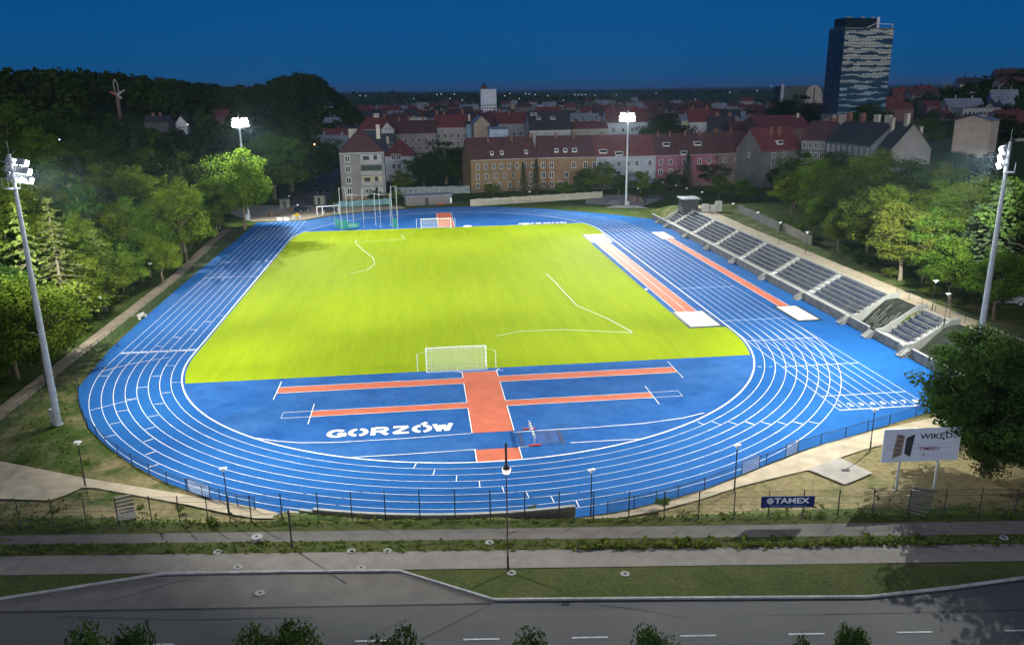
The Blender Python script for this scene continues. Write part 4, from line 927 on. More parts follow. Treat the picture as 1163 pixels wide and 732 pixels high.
for i, (px, py) in enumerate(((905, 265), (930, 277), (960, 292), (990, 306), (1012, 316), (1035, 327), (1058, 338), (1090, 350), (893, 258), (975, 300))): p = att(px, py); tree('bush%d' % (i % 2), p, random.uniform(1.6, 2.8), 'low shrub under the trees along the path behind the stand', 'shrubs behind the stand', 1.1, cat='shrub')
rg = random.Random(12)
for k in range(34):
    x = rg.uniform(76, 104); y = rg.uniform(-50, 58); kk = rg.choice(['edge0', 'edge1', 'edged0', 'edged1', 'edge2'])
    if 70 < x < 80 and -56 < y < -38: continue
    tree(kk, hx(x, y)-Vector((0, 0, .2)), rg.uniform(11, 16), 'broadleaf tree in the dim grove behind the first row right of the stand', 'trees of the grove right of the stand', rg.uniform(1.1, 1.35))
# --- trees round the buildings
for k, px, top, Y, w, lb in (('spruce0', 609, 180, 113, 1., 'narrow dark spruce before the ochre house, tallest of two'), ('spruce1', 594, 184, 112, 1., 'narrow dark spruce before the ochre house, left of the taller one'), ('bush2', 560, 205, 108, 1.25, 'bright yellow-green bush before the left end of the ochre house'), ('edged0', 665, 188, 110, 1., 'dark tree before the right end of the ochre house'), ('edge1', 684, 180, 108, 1., 'tall dark tree between the ochre and white houses'), ('edge2', 640, 203, 105, 1.2, 'low dark tree behind the pale wall'), ('edged1', 703, 193, 108, 1.1, 'dark tree left of the far floodlight mast before the white house'), ('edge0', 728, 194, 110, 1.1, 'dark tree right of the far floodlight mast'), ('edged0', 748, 200, 108, 1.1, 'low dark tree before the white and pink houses'), ('spruce0', 782, 172, 118, 1.2, 'dark spruce standing before the pink house'), ('edged1', 766, 192, 112, 1.1, 'dark tree left of the spruce before the pink house'), ('edged1', 756, 127, 225, 1.25, 'large round dark tree between the rows of roofs'), ('edged0', 832, 160, 135, 1.3, 'large dark tree right of the pink house'), ('edged1', 805, 176, 126, 1.2, 'dark tree at the right end of the pink house'), ('edge0', 818, 197, 92, 1.15, 'pale green tree above the commentary booth'), ('edge0', 845, 202, 84, 1.1, 'pale green tree behind the far stand sections'), ('edged0', 890, 186, 108, 1.5, 'broad dark tree before the red-roofed corner house'), ('edged1', 920, 196, 98, 1.3, 'dark tree right of the broad dark tree'), ('spruce1', 955, 176, 130, 1.2, 'dark spruce before the long blue-grey terrace'), ('edged0', 1002, 180, 110, 1.3, 'dark tree under the white gable end'), ('edged1', 1035, 166, 130, 1.3, 'dark tree right of the white gable end'), ('edged0', 1068, 122, 260, 1.2, 'dark tree left of the beige gable'), ('edge2', 1052, 128, 240, 1.1, 'tree behind the white gable end'), ('edged1', 1145, 128, 240, 1.3, 'dark tree right of the beige gable'), ('edged0', 1085, 168, 120, 1.3, 'dark tree beneath the beige gable'), ('edged1', 1120, 172, 112, 1.2, 'dark tree behind the right mast head'), ('edged1', 505, 158, 150, 1.5, 'large dark tree in the yard behind the low kiosk'), ('edged0', 480, 176, 140, 1.2, 'dark tree right of the white house'), ('edge1', 455, 190, 128, 1., 'dark tree before the white house'), ('edged0', 522, 172, 146, 1.2, 'dark tree left of the ochre house'), ('edged1', 350, 150, 150, 1.3, 'dark tree left of the grey apartment block'), ('edged0', 325, 142, 140, 1.3, 'dark tall tree above the far left car park'), ('edge0', 305, 150, 120, 1.2, 'dark green tree right of the far left mast'), ('edged1', 370, 160, 175, 1.2, 'dark tree close behind the grey apartment block'), ('bush0', 447, 213, 106, 1.2, 'green bush at the foot of the grey apartment block'), ('bush1', 425, 214, 106, 1.2, 'dark bush before the balconies of the apartment block'), ('edged0', 990, 112, 330, 1.2, 'dark tree at the foot of the high-rise'), ('edged1', 905, 106, 420, 1.6, 'dark tree before the round-topped block')):
    w = w*(1.35 if 'edge' in k else 1)
    tpx(k, px, top, Y, lb, None, w)
# --- the big tree on the right, street trees along the bottom
p = hx(41.5, -87.4); tree('near0', p-Vector((0, 0, .2)), ony(1125, 366, -87.4)[2]-p.z, 'big dark leafy tree beside the billboard at the right edge', None, 1.3)
p = hx(44.5, -91.0); tree('near0', p-Vector((0, 0, 1.5)), 12.5, 'leafy tree behind the big dark tree at the right edge', None, 1.0)
for (x, y), h, lb in (((40.9, -88.7), 7., 'dark shrubby growth round the trunk of the big tree'), ((44.6, -89.8), 7., 'dark shrubby growth at the right edge under the big tree')):
    tree('edged0', hx(x, y)-Vector((0, 0, .3)), h, lb, None, 1.3, 'shrub', 'shrub')
for i, (px, pt, w, lb) in enumerate(((108, 701, .6, 'leafy street tree top at the bottom edge, leftmost'), (140, 705, .4, 'narrow treetop close beside the leftmost street tree'), (295, 701, .62, 'leafy street tree top at the bottom, second clump from left'), (449, 711, .55, 'small street tree top just left of the picture middle'), (607, 717, .5, 'small street tree top below the street lamp'), (757, 706, .6, 'street tree top right of the middle with one tall shoot'), (918, 720, .4, 'low treetop just left of the narrow twin treetop'), (972, 702, .38, 'narrow twin-pointed treetop at the bottom right'))):
    q = ony(px, pt-3, -117.5); tree('street%d' % (i % 3), (q[0], -117.5, S-.1), q[2]-S, lb, None, w*.92)
# --- far woods as one mass each
def mass(name, pts, hs, per, m, label, leaf=.075):
    rng = np.random.default_rng(3); Cs, Ns, Ts, Ss = [], [], [], []
    for (x, y, z), h in zip(pts, hs):
        d = sph(per, rng); d[:, 2] = np.abs(d[:, 2])*1.0-.15; r = rng.uniform(.7, 1.05, per)[:, None]
        P = np.array([x, y, z+h*.5])+d*r*np.array([h*.36, h*.36, h*.5]); Cs.append(P); n_ = d+rng.normal(size=(per, 3))*.5; Ns.append(n_/np.linalg.norm(n_, axis=1)[:, None])
        Ts.append(np.clip(rng.uniform(0, .7)+rng.uniform(0, .4, per), 0, 1)); Ss.append(rng.uniform(.7, 1.4, per)*leaf*h)
    C, Nn, T, s = map(np.concatenate, (Cs, Ns, Ts, Ss)); V, F = quads(C, Nn, s, rng)
    return tag(mobj(name, npmesh(name, V, F, M[m], np.repeat(T, 4))), label, 'woodland', None, 'stuff')
def scatter(n, fn, keep, seed):
    rng = np.random.default_rng(seed); out = []
    while len(out) < n:
        x, y = fn(rng)
        if keep(x, y): out.append((x, y, H(x, y)-.5))
    return out
def polar(a0, a1, d0, d1):
    def f(r): a = R_(r.uniform(a0, a1)); d = math.sqrt(r.uniform(d0*d0, d1*d1)); return CAM[0]+d*math.sin(a), CAM[1]+d*math.cos(a)
    return f
CLEAR = [(hit(p_, q_, 5.).x, hit(p_, q_, 5.).y, 8.) for p_, q_ in ((205, 136), (176, 132), (250, 130), (372, 120), (136, 128))]
CLEAR += [(a*f_+CAM[0]*(1-f_), b*f_+CAM[1]*(1-f_), r) for f_ in (.96, .92) for a, b, r in CLEAR]
clear = CLEAR
pts = scatter(2800, polar(-33, -3.5, 215, 790), lambda x, y: x < -40-.02*y+(14 if y > 500 else 0) and not (x > -136 and y < 140) and all(math.hypot(x-a, y-b) > r for a, b, r in clear) and not (x > -52 and y < 400), 1)
mass('hill_woodland', pts, [random.uniform(9, 16) for _ in pts], 64, 'leaf_dark', 'dark woods covering the hill behind the left side of the track')
pts = scatter(500, polar(27, 40, 430, 820), lambda x, y: H(x, y) > 5, 2)
mass('hill_woodland', pts, [random.uniform(8, 13) for _ in pts], 44, 'leaf_dark', 'dark trees on the hill rising at the right edge beyond the town')
pts = scatter(420, polar(-5, 28, 420, 1500), lambda x, y: math.sin(x*.021+1.3)+math.sin(y*.017+x*.009) > .55 and not (225 < x < 330 and 180 < y < 420), 4)
mass('town_trees', pts, [random.uniform(8, 14) for _ in pts], 40, 'leaf_dark', 'dark belts of trees among the far roofs of the town')
pts = scatter(900, polar(-12, 40, 1500, 5200), lambda x, y: math.sin(x*.006+.7)+math.sin(y*.004+x*.003) > .3, 6)
mass('horizon_woodland', pts, [random.uniform(12, 22) for _ in pts], 22, 'leaf_dark', 'thin dark line of woods below the horizon', .12)
# ---- rough grass tufts on the verges and banks
def inpoly(x, y, P):
    c = False
    for (x0, y0), (x1, y1) in zip(P, P[1:]+P[:1]):
        if (y0 > y) != (y1 > y) and x < (x1-x0)*(y-y0)/(y1-y0)+x0: c = not c
    return c
def tufts(n, seed):
    rng = np.random.default_rng(seed); Cs, Ns, Ss, Ts = [], [], [], []
    k = 0
    while k < n:
        m_ = rng.integers(0, 5)
        x = rng.uniform(-44, 44)
        if m_ == 0: y = fence_y(x)+rng.normal()*.35
        elif m_ == 1: y = lin(C1, D1, x)-rng.uniform(.05, 1.6)
        elif m_ == 2: y = fence_y(x)+abs(rng.normal())*1.8
        elif m_ == 3: y = rng.uniform(-92, -52); x = rng.uniform(-48, -36)
        else:
            y = lin(C2, D2, x)-rng.uniform(.05, 2.6)
            if -25 < x < -8 or y < -95.6-.1*x+ (0 if x > -8 else 1.2): continue
        if rdist(x, y) < 1.9 or inpoly(x, y, pl) or inpoly(x, y, prr): continue
        if m_ == 1 and 3 < x < 30 and rng.uniform() < .5: y = lin(A2, B2, x)+rng.uniform(0, .5)
        z = H(x, y)+(.07 if y < fence_y(x) else 0.); s = rng.uniform(.04, .12)*(1.7 if (m_ == 1 and 3 < x < 30) else 1)*(.6 if m_ == 4 else 1)
        q = 5; d = sph(q, rng); d[:, 2] = np.abs(d[:, 2])
        Cs.append(np.array([x, y, z])+d*s*np.array([1.2, 1.2, 1.2])); n_ = rng.normal(size=(q, 3))*.55+np.array([0, 0, .9]); Ns.append(n_/np.linalg.norm(n_, axis=1)[:, None]); Ss.append(np.full(q, s)); Ts.append(np.clip(np.full(q, rng.uniform(0, 1)), 0, 1)); k += 1
    C, Nn, s, T = map(np.concatenate, (Cs, Ns, Ss, Ts)); V, F = quads(C, Nn, s, rng)
    return tag(mobj('grass_tufts', npmesh('grass_tufts', V, F, M['grass_blade'], np.repeat(T, 4))), 'rough grass tufts on the banks and verges along the street', 'grass', None, 'stuff')
tufts(3400, 8)
for px, py, h in ((240, 597, .9), (160, 580, .7), (605, 582, .8), (753, 577, 1.2), (640, 584, .7), (205, 582, .8), (62, 585, .9)):
    p = att(px, py); tree('bush0', p, h, 'small weed bush on the dry bank along the street fence', 'weed bushes along the street fence', .9, 'weed_bush', 'shrub')
# ================================================================== buildings
_win = {}
def winmesh(w, h, lit=False):
    k = (round(w, 2), round(h, 2), lit)
    if k not in _win:
        b = MB(); b.box(-w/2, w/2, -.07, -.02, -h/2, h/2, 1)
        f = .11*min(w, 1.2)
        for x0, x1, z0, z1 in ((-w/2-f, -w/2, -h/2-f, h/2+f), (w/2, w/2+f, -h/2-f, h/2+f), (-w/2, w/2, h/2, h/2+f), (-w/2, w/2, -h/2-f, -h/2), (-f/2.5, f/2.5, -h/2, h/2)): b.box(x0, x1, -.12, -.018, z0, z1, 0)
        _win[k] = b.mesh('window', [M['frame'], M['glass']])
    return _win[k]
def house(label, A, B, depth, ze, zr, wall, roof, ridge='x', wins=(), chim=(), dorm=(), zb=0., name='house', cat='house', group=None, hip=0., ov=.35, plinth=None):
    A = Vector((A[0], A[1])); B = Vector((B[0], B[1])); d = (B-A); Lx = d.length
    t = thing(name, label, cat, (A.x, A.y, zb), math.atan2(d.y, d.x), group); e = ze-zb; r = zr-zb
    wm = wallmat(wall) if isinstance(wall, tuple) else wall
    b = MB(); b.box(0, Lx, 0, depth, -.5, e)
    if roof and ridge == 'x' and not hip:
        for x in (0, Lx): b.add([(x, 0, e), (x, depth, e), (x, depth/2, r-.1), (x, 0, e-.1)], [(0, 1, 2)])
    if roof and ridge == 'y':
        for y in (0, depth): b.add([(0, y, e), (Lx, y, e), (Lx/2, y, r-.1)], [(0, 1, 2)])
    b.build('wall', wm, t)
    if plinth: MB().box(-.04, Lx+.04, -.04, .3, -.5, 1.0).build('plinth', wallmat(plinth), t)
    rb = MB(); th = .18
    if roof is None: MB().box(-.2, Lx+.2, -.2, depth+.2, e, e+.3).build('roof', M['roof_grey'], t)
    elif hip:
        hh = min(hip, Lx/2-.1)
        v = [(-ov, -ov, e), (Lx+ov, -ov, e), (Lx+ov, depth+ov, e), (-ov, depth+ov, e), (hh, depth/2, r), (Lx-hh, depth/2, r)]
        rb.add(v, [(0, 1, 5, 4), (1, 2, 5), (2, 3, 4, 5), (3, 0, 4), (3, 2, 1, 0)]); rf = rb.build('roof', roof, t)
    elif ridge == 'x':
        s = (r-e)/(depth/2)
        for sg, y0, y1 in ((1, -ov, depth/2), (-1, depth+ov, depth/2)):
            z0 = e-s*ov; rb.add([(-ov, y0, z0), (Lx+ov, y0, z0), (Lx+ov, y1, r), (-ov, y1, r), (-ov, y0, z0+th), (Lx+ov, y0, z0+th), (Lx+ov, y1, r+th), (-ov, y1, r+th)], [(0, 1, 2, 3), (7, 6, 5, 4), (0, 4, 5, 1), (3, 7, 4, 0), (1, 5, 6, 2)])
        rf = rb.build('roof', roof, t)
    else:
        s = (r-e)/(Lx/2)
        for x0, x1 in ((-ov, Lx/2), (Lx+ov, Lx/2)):
            z0 = e-s*ov; rb.add([(x0, -ov, z0), (x0, depth+ov, z0), (x1, depth+ov, r), (x1, -ov, r), (x0, -ov, z0+th), (x0, depth+ov, z0+th), (x1, depth+ov, r+th), (x1, -ov, r+th)], [(0, 1, 2, 3), (7, 6, 5, 4), (0, 4, 5, 1), (3, 7, 4, 0), (1, 5, 6, 2)])
        rf = rb.build('roof', roof, t)
    if roof is not None:
        MB().box(-.2, Lx+.2, -.22, -.08, e-.16, e-.02).build('gutter', M['pole'], t)
        for q in chim:
            u, v, h = q[:3]; sz = q[4] if len(q) > 4 else .5; m_ = M['chimney_pale'] if len(q) > 3 and q[3] else M['chimney']
            zz_ = e+(r-e)*(1-abs(v-.5)*2) if ridge == 'x' else e+(r-e)*(1-abs(u-.5)*2)
            c = MB().box(u*Lx-sz, u*Lx+sz, v*depth-.4, v*depth+.4, zz_-1.2, zz_+h).box(u*Lx-sz-.08, u*Lx+sz+.08, v*depth-.48, v*depth+.48, zz_+h, zz_+h+.15); c.build('chimney', m_, rf)
        for q in dorm:
            u, v, w_ = q; zz_ = e+(r-e)*v*2; dn = thing('dormer', None, None, (u*Lx, v*depth, zz_)); dn.parent = rf
            # roof window box
            bpy.data.objects.remove(dn); MB().box(u*Lx-w_/2, u*Lx+w_/2, v*depth-.9, v*depth+1., zz_-.6, zz_+.75, 0).box(u*Lx-w_/2+.15, u*Lx+w_/2-.15, v*depth-.93, v*depth-.89, zz_-.2, zz_+.6, 1).build('dormer', [M['frame'], M['glass']], rf)
    for face, us, zs, w_, h_ in wins:
        me = winmesh(w_, h_)
        for z in zs:
            for u in us:
                if face == 'f': mobj('window', me, t, (u*Lx, 0, z))
                elif face == 'l': mobj('window', me, t, (0, u*depth, z), -math.pi/2)
                else: mobj('window', me, t, (Lx, u*depth, z), math.pi/2)
    return t
lins = lambda n, a=.08, b=.92: [a+(b-a)*i/(n-1) for i in range(n)] if n > 1 else [(a+b)/2]
def AB(pl, pr, yl, yr, z): return at(pl, yl, z)[:2], at(pr, yr, z)[:2]
def ABy(pl, pr, y, Y):                              # front wall on the plane y = Y, eave line at pixel row y
    a, b = ony(pl, y, Y), ony(pr, y, Y); return a[:2], b[:2], (a[2]+b[2])/2
# grey apartment block
A, B = at(389, 227)[:2], at(439, 225.2)[:2]
t = house('grey apartment block with loggia balconies and a brown hipped roof by the far left bend', A, B, 16, 14.4, 21.5, (.17, .165, .16), M['roof_brown'], hip=6.5, wins=(('f', (.17,), (2.6, 6., 9.4, 12.6), 1.3, 1.7), ('f', (.56, .66), (2.4,), .9, 1.5), ('l', (.3, .7), (6, 9.4, 12.6), 1.1, 1.5)), chim=((.32, .75, 3., 1, 1.3), (.9, .35, 3., 1, .6)), plinth=(.2, .13, .09), cat='apartment block', name='apartment_block')
w = (Vector(B)-Vector(A)).length
for k, (c, z) in enumerate((((.3, .32, .33), 12.4), ((.03, .05, .05), 9.1), ((.33, .3, .2), 5.8), ((.25, .25, .25), 2.5))):
    MB().box(w*.46, w*.93, -.06, -.01, z-1.25, z+1.35).build('loggia_opening', wallmat(c), t)
    MB().box(w*.45, w*.94, -.3, -.04, z-1.5, z-.35).build('balcony_front', wallmat((.26, .26, .26)), t)
    MB().box(w*.52, w*.66, -.09, -.065, z-.3, z+.9).build('balcony_window', M['glass'], t); MB().box(w*.76, w*.84, -.09, -.065, z-.3, z+1.1).build('balcony_door', M['glass'], t)
# the long terrace beyond the far bend
och = (.20, .13, .07); e_ = 10.6
def terr(label, pl, pr, yl, yr, wall, wins, chim, dorm, roof='roof_brown', zr=17.2): A, B = AB(pl, pr, yl, yr, e_); return house(label, A, B, 13, e_, zr, wall, M[roof], wins=wins, chim=chim, dorm=dorm, name='terraced_house', plinth=(.16, .12, .09), ov=.2)
terr('ochre terraced house with dark red roof, left end of the long terrace', 534.5, 610, 182, 179.2, och, (('f', lins(8, .1, .93), (8.3,), .9, 1.6), ('f', lins(7, .1, .9), (5.2,), .9, 1.5), ('f', lins(6, .1, .9), (2.2,), 1., 1.5)), ((.32, .42, 1.6, 0, .3), (.68, .42, 1.6, 0, .3), (.99, .5, .9, 0, .7)), ((.33, .14, 1.), (.48, .14, 1.), (.85, .14, 1.)))
terr('ochre terraced house with white windows, second from the left of the long terrace', 610.3, 677, 179.2, 178.2, (.20, .127, .07), (('f', (.1, .24, .62, .82, .97), (8.1,), 1.15, 1.7), ('f', (.1, .24, .5, .97), (4.9,), 1.15, 1.7), ('f', (.1, .24, .4, .5), (1.9,), 1.1, 1.5)), ((.33, .45, 1.7, 0, .3), (.65, .45, 1.7, 0, .3)), ((.33, .16, 1.3), (.48, .16, 1.3), (.64, .16, 1.6)))
terr('white terraced house with red-brown roof behind the far floodlight mast', 677.3, 745, 178.2, 176.6, (.29, .32, .36), (('f', (.06, .2, .38, .53, .68, .9), (8.2,), 1.1, 1.6), ('f', (.2, .38, .68, .86), (5.,), 1.1, 1.6), ('f', (.68, .86), (2.,), 1.1, 1.6)), ((.15, .5, .9, 0, .3), (.6, .5, .9, 0, .3)), ((.12, .12, 2.6), (.38, .06, 2.6)), 'roof_red')
terr('pink terraced house with dark roof at the right end of the long terrace', 745.3, 814, 176.6, 174.8, (.23, .09, .13), (('f', (.08, .24, .46, .72, .88), (8.3,), 1.1, 1.6), ('f', (.08, .24, .46, .88), (5.1,), 1.1, 1.6)), ((.1, .45, 1.5, 0, .3), (.3, .45, 1.5, 0, .3), (.55, .45, 1.6, 0, .3), (.8, .45, 1.4, 0, .3)), ((.2, .25, 2.4), (.45, .04, 2.2), (.72, .25, 2.4)))
terr('dim terraced house with many chimneys continuing right of the pink house', 815, 858, 174.5, 172.5, (.16, .12, .11), (('f', (.2, .5, .8), (8.2,), 1., 1.5),), ((.2, .5, 1.5, 0, .3), (.6, .5, 1.5, 0, .3)), ())
# second row
def row2(label, pl, pr, ye, yr, Y, wall, roof, depth=12, **k):
    A, B, ze = ABy(pl, pr, ye, Y); zr = ony((pl+pr)/2, yr, Y+(depth/2 if k.get('ridge', 'x') == 'x' else 0))[2]; zb = H(A[0], A[1]); return house(label, A, B, depth, ze, zr, wall, M[roof] if roof else None, zb=zb, **k)
row2('white house with red hipped roof behind the grey apartment block', 437, 472, 177.5, 159, 165, (.38, .42, .46), 'roof_red', 14, hip=5, wins=(('f', (.28, .45), (9.,), 1.3, 1.7), ('f', (.28, .45, .75), (5.5,), 1.2, 1.6)), chim=((.1, .5, 1.2, 1),))
row2('dark villa with red mansard roof and a white gable above the apartment block', 406, 449, 147, 133, 235, (.045, .055, .07), 'roof_red', 16, hip=4, wins=(('f', (.25, .45, .85), (9.,), 1.8, 1.8), ('f', (.2, .45, .85), (4.,), 1.4, 2.)), chim=((.5, .5, 1.5, 1, 1.2),))
A, B, ze = ABy(433, 447, 147, 234); house('white pointed gable on the front of the dark villa', A, B, 3, ze, ze+3.2, (.42, .42, .42), M['roof_brown'], 'y', wins=(('f', (.35, .65), (1.2,), .6, 1.),), zb=ze-1.2, name='gable_front', cat='gable')
row2('grey house with brown roof left of the red-roofed house in the second row', 449, 495, 151, 137, 240, (.24, .22, .21), 'roof_brown', 14, wins=(('f', lins(6), (10.5, 7), 1.1, 1.8),), chim=((.1, .5, 1.6), (.35, .5, 1.4), (.7, .5, 1.6)))
row2('pale flat-roofed block behind the brown roof of the second row', 466, 484, 134, 132, 275, (.42, .40, .37), None, 10)
row2('grey house with bright red roof in the second row', 495, 530, 144, 130, 245, (.25, .24, .23), 'roof_red', 14, wins=(('f', lins(5), (12, 8.5), 1.1, 1.9),), chim=((.05, .5, 2.), (.3, .5, 1.5), (.9, .5, 2.2)))
row2('narrow light blue house between the red roof and the beige gable', 530, 537.5, 141, 138, 240, (.22, .33, .42), 'roof_dark', 10, chim=((.5, .5, 3., 1, .5),))
row2('beige house showing a blank slanting gable wall', 538, 556, 141, 132, 222, (.30, .25, .18), 'roof_grey', 20, ridge='y')
row2('low light blue annex in front of the red-roofed grey house', 556, 577, 147, 144, 205, (.36, .46, .55), 'roof_grey', 9)
row2('grey house with bright red roof and dormers right of the beige gable', 566, 601, 140, 127.5, 252, (.24, .24, .25), 'roof_red', 14, wins=(('f', lins(5), (12., 9), 1.1, 1.7),), chim=((.1, .5, 2), (.4, .4, 2), (.95, .5, 2)))
t = row2('dark-roofed house with white stepped gable walls and many skylights', 602, 648, 147, 126, 225, (.45, .44, .43), 'roof_dark', 18, chim=((.35, .6, 1.6), (.1, .8, 1.5)), dorm=((.25, .3, 1.8), (.6, .3, 2.2), (.1, .42, 1.2), (.2, .42, 1.2)))
for px in (603, 646):
    a = ony(px, 147, 222); c = 1 if px < 620 else -1; e2 = ony(px, 137, 222)[2]
    MB().add([(a[0]-2*c, 0, a[2]-3), (a[0]+6.5*c, 0, a[2]-.3), (a[0]+6.5*c, 0, a[2]-3), (a[0]-2*c, 0, e2+.5), (a[0]-2*c, .6, a[2]-3), (a[0]+6.5*c, .6, a[2]-.3), (a[0]+6.5*c, .6, a[2]-3), (a[0]-2*c, .6, e2+.5)], [(0, 3, 1, 2), (4, 6, 5, 7), (3, 7, 5, 1), (0, 4, 7, 3), (2, 1, 5, 6), (0, 2, 6, 4)])
row2('long low house with red roof and cream wall left of the far floodlight', 649, 690, 146, 138, 235, (.36, .33, .29), 'roof_red', 12, wins=(('f', lins(7), (7.2,), .9, 1.2),), chim=((.15, .8, 2, 1), (.4, .8, 2, 1), (.6, .8, 2, 1), (.85, .8, 2, 1)))
row2('white house with red roof right behind the far floodlight lamps', 690, 736, 138.5, 123, 237, (.42, .45, .48), 'roof_red', 14, wins=(('f', lins(4, .15, .85), (13.4, 10.), 1.1, 1.6),), chim=((.2, .5, 1.6), (.7, .5, 1.6)))
row2('pale yellow house left of a white house in the second row', 774, 783, 137, 130, 242, (.38, .34, .24), 'roof_grey', 10, wins=(('f', (.5,), (9,), 1.2, 1.6),))
row2('white house with tall red roof right of the round dark tree', 783, 808, 138, 124, 240, (.40, .43, .46), 'roof_red', 12, wins=(('f', lins(5), (11.5,), 1., 1.7),), chim=((.3, .5, 1.8), (.95, .5, 1.6)))
row2('dim house with dark gabled roof right of the white house', 809, 838, 146, 132, 232, (.12, .12, .13), 'roof_dark', 12, chim=((.3, .5, 1.8), (.8, .5, 1.8)))
row2('dark slate-roofed house left of the corner house', 832, 862, 150, 138, 215, (.12, .11, .11), 'roof_brown', 12, chim=((.3, .5, 1.6), (.7, .5, 1.6)))
# right-hand corner and terrace
A, B = AB(866, 911, 171.5, 169, 12.); t = house('grey corner house with red roof and a small pointed gable', A, B, 13, 12., 19., (.14, .14, .135), M['roof_red'], wins=(('f', (.28, .55, .9), (10.3, 7.), 1.1, 1.8), ('l', (.5,), (10.3,), 1., 1.6)), chim=((.42, .35, 2.4), (.62, .35, 2.4)), dorm=((.5, .16, 2.4),), name='terraced_house')
A, B, ze = ABy(856, 867, 160, 131.); house('small pointed gable with white edge on the corner house', A, B, 6, ze, ze+2.6, (.16, .15, .15), M['frame'], 'y', zb=ze-4.5, name='gable_front', cat='gable')
row2('big dark red roof behind the corner house', 863, 920, 146, 131, 190, (.14, .09, .08), 'roof_red', 20, chim=((.9, .4, 1.8, 1),))
A, B = AB(911, 938, 158, 159, 15.5); house('grey tenement with white windows right of the corner house', A, B, 13, 15.5, 21, (.15, .15, .155), M['roof_brown'], wins=(('f', lins(4, .12, .88), (13.6, 10.3, 7.), 1.1, 1.8),), chim=((.5, .6, 2, 0, .9), (.85, .6, 2, 0, .9)), name='terraced_house')
A, B = AB(938.5, 989, 159.5, 165, 15.5); house('long blue-grey tenement with a dark roof and pale chimneys', A, B, 13, 15.5, 21.5, (.13, .155, .185), M['roof_dark'], wins=(('f', lins(8, .06, .94), (13.4, 10.2, 7., 3.8), 1., 1.9),), chim=((.05, .5, 2.5, 0, 1), (.35, .5, 2.5, 0, 1), (.62, .55, 2.8, 1, 1.2), (.85, .55, 2.8, 1, 1.2)), name='terraced_house')
A, B = AB(990, 1012, 165.4, 169.5, 15.); house('end tenement with a white gable wall and big pale chimneys', A, B, 11, 15., 22., (.22, .21, .2), M['roof_dark'], wins=(('f', (.25, .7), (12.8, 9.5), 1.2, 2.),), chim=((.3, .32, 3.6, 1, 1.1), (.75, .45, 3.2, 1, 1.1), (.3, .75, 3., 1, 1.1), (.85, .75, 2.4, 1, 1.)), name='terraced_house')
A, B, ze = ony(1085, 136, 201)[:2], ony(1126, 138, 190)[:2], ony(1105, 137, 195)[2]; house('big blank beige gable wall standing among dark trees', A, B, 14, ze, ze+2., (.5, .41, .32), M['roof_grey'], 'y', zb=H(*A), chim=((.62, .5, .6, 1, 1.2),))
# farther blocks on the right
row2('long pale flat block with rows of windows behind the beige gable', 1094, 1141, 123, 122, 340, (.30, .31, .29), None, 12, wins=(('f', lins(10), (4., 7., 10.), 1.6, 1.7),), name='apartment_block', cat='apartment block')
row2('white and blue flats stepping up the right hill', 1094, 1112, 100.5, 99, 520, (.40, .48, .58), None, 14, wins=(('f', lins(6), (3, 6, 9, 12), 1.6, 1.6),), name='apartment_block', cat='apartment block')
row2('dim blue-grey slab block left of the white flats', 1070, 1093, 102, 101, 530, (.12, .17, .24), None, 14, wins=(('f', lins(8), (3, 6, 9, 12), 1.4, 1.4),), name='apartment_block', cat='apartment block')
row2('small white block right of the high-rise', 1038, 1050, 104, 103, 540, (.42, .42, .42), None, 12)
row2('low pale hall below the white flats', 1093, 1119, 112, 111, 450, (.36, .34, .29), None, 12)
row2('long red roof right of the high-rise foot', 998, 1038, 124, 116.5, 380, (.16, .09, .08), 'roof_red', 14, chim=((.5, .5, 1.5),))
row2('dark red roof behind the beige gable', 1053, 1082, 121, 115, 390, (.14, .1, .1), 'roof_red', 12)
row2('pale building with tall windows at the foot of the high-rise', 946, 984, 130, 127, 330, (.36, .31, .26), None, 14, wins=(('f', lins(9), (5., 9.), 1.4, 2.6),))
row2('small house with pitched roof high on the right hill', 1098, 1112, 96.5, 93, 560, (.3, .3, .3), 'roof_dark', 10)
row2('dark hotel block with lit lamps on the crest of the right hill', 1143, 1172, 82, 78, 600, (.08, .07, .07), 'roof_dark', 12)
# round-topped block
a, b = ony(887, 98, 560), ony(932, 98, 560); zb = 0.
t = thing('apartment_block', 'dark slab block with a pale round-topped end left of the high-rise', 'apartment block', (a[0], 560, 0), -.12); ww = b[0]-a[0]
MB().box(0, ww*.62, 0, 18, 0, a[2]).build('wall', wallmat((.07, .09, .085)), t); 
pr = [(ww*.6, 0), (ww, 0), (ww, a[2]*.72)]+[(ww*.8+ww*.2*math.cos(R_(q)), a[2]*.72+a[2]*.3*math.sin(R_(q))) for q in range(10, 180, 10)]+[(ww*.6, a[2]*.72)]
MB().xprism(pr, -1, 14).build('round_wall', wallmat((.33, .31, .26)), t); MB().box(ww*.785, ww*.815, -1.1, -1.02, 1, a[2]*.95).build('window_strip', M['glass'], t)
MB().box(0, 2.5, -1, 3, 0, a[2]+1.5).build('stair_tower', wallmat((.36, .38, .40)), t)
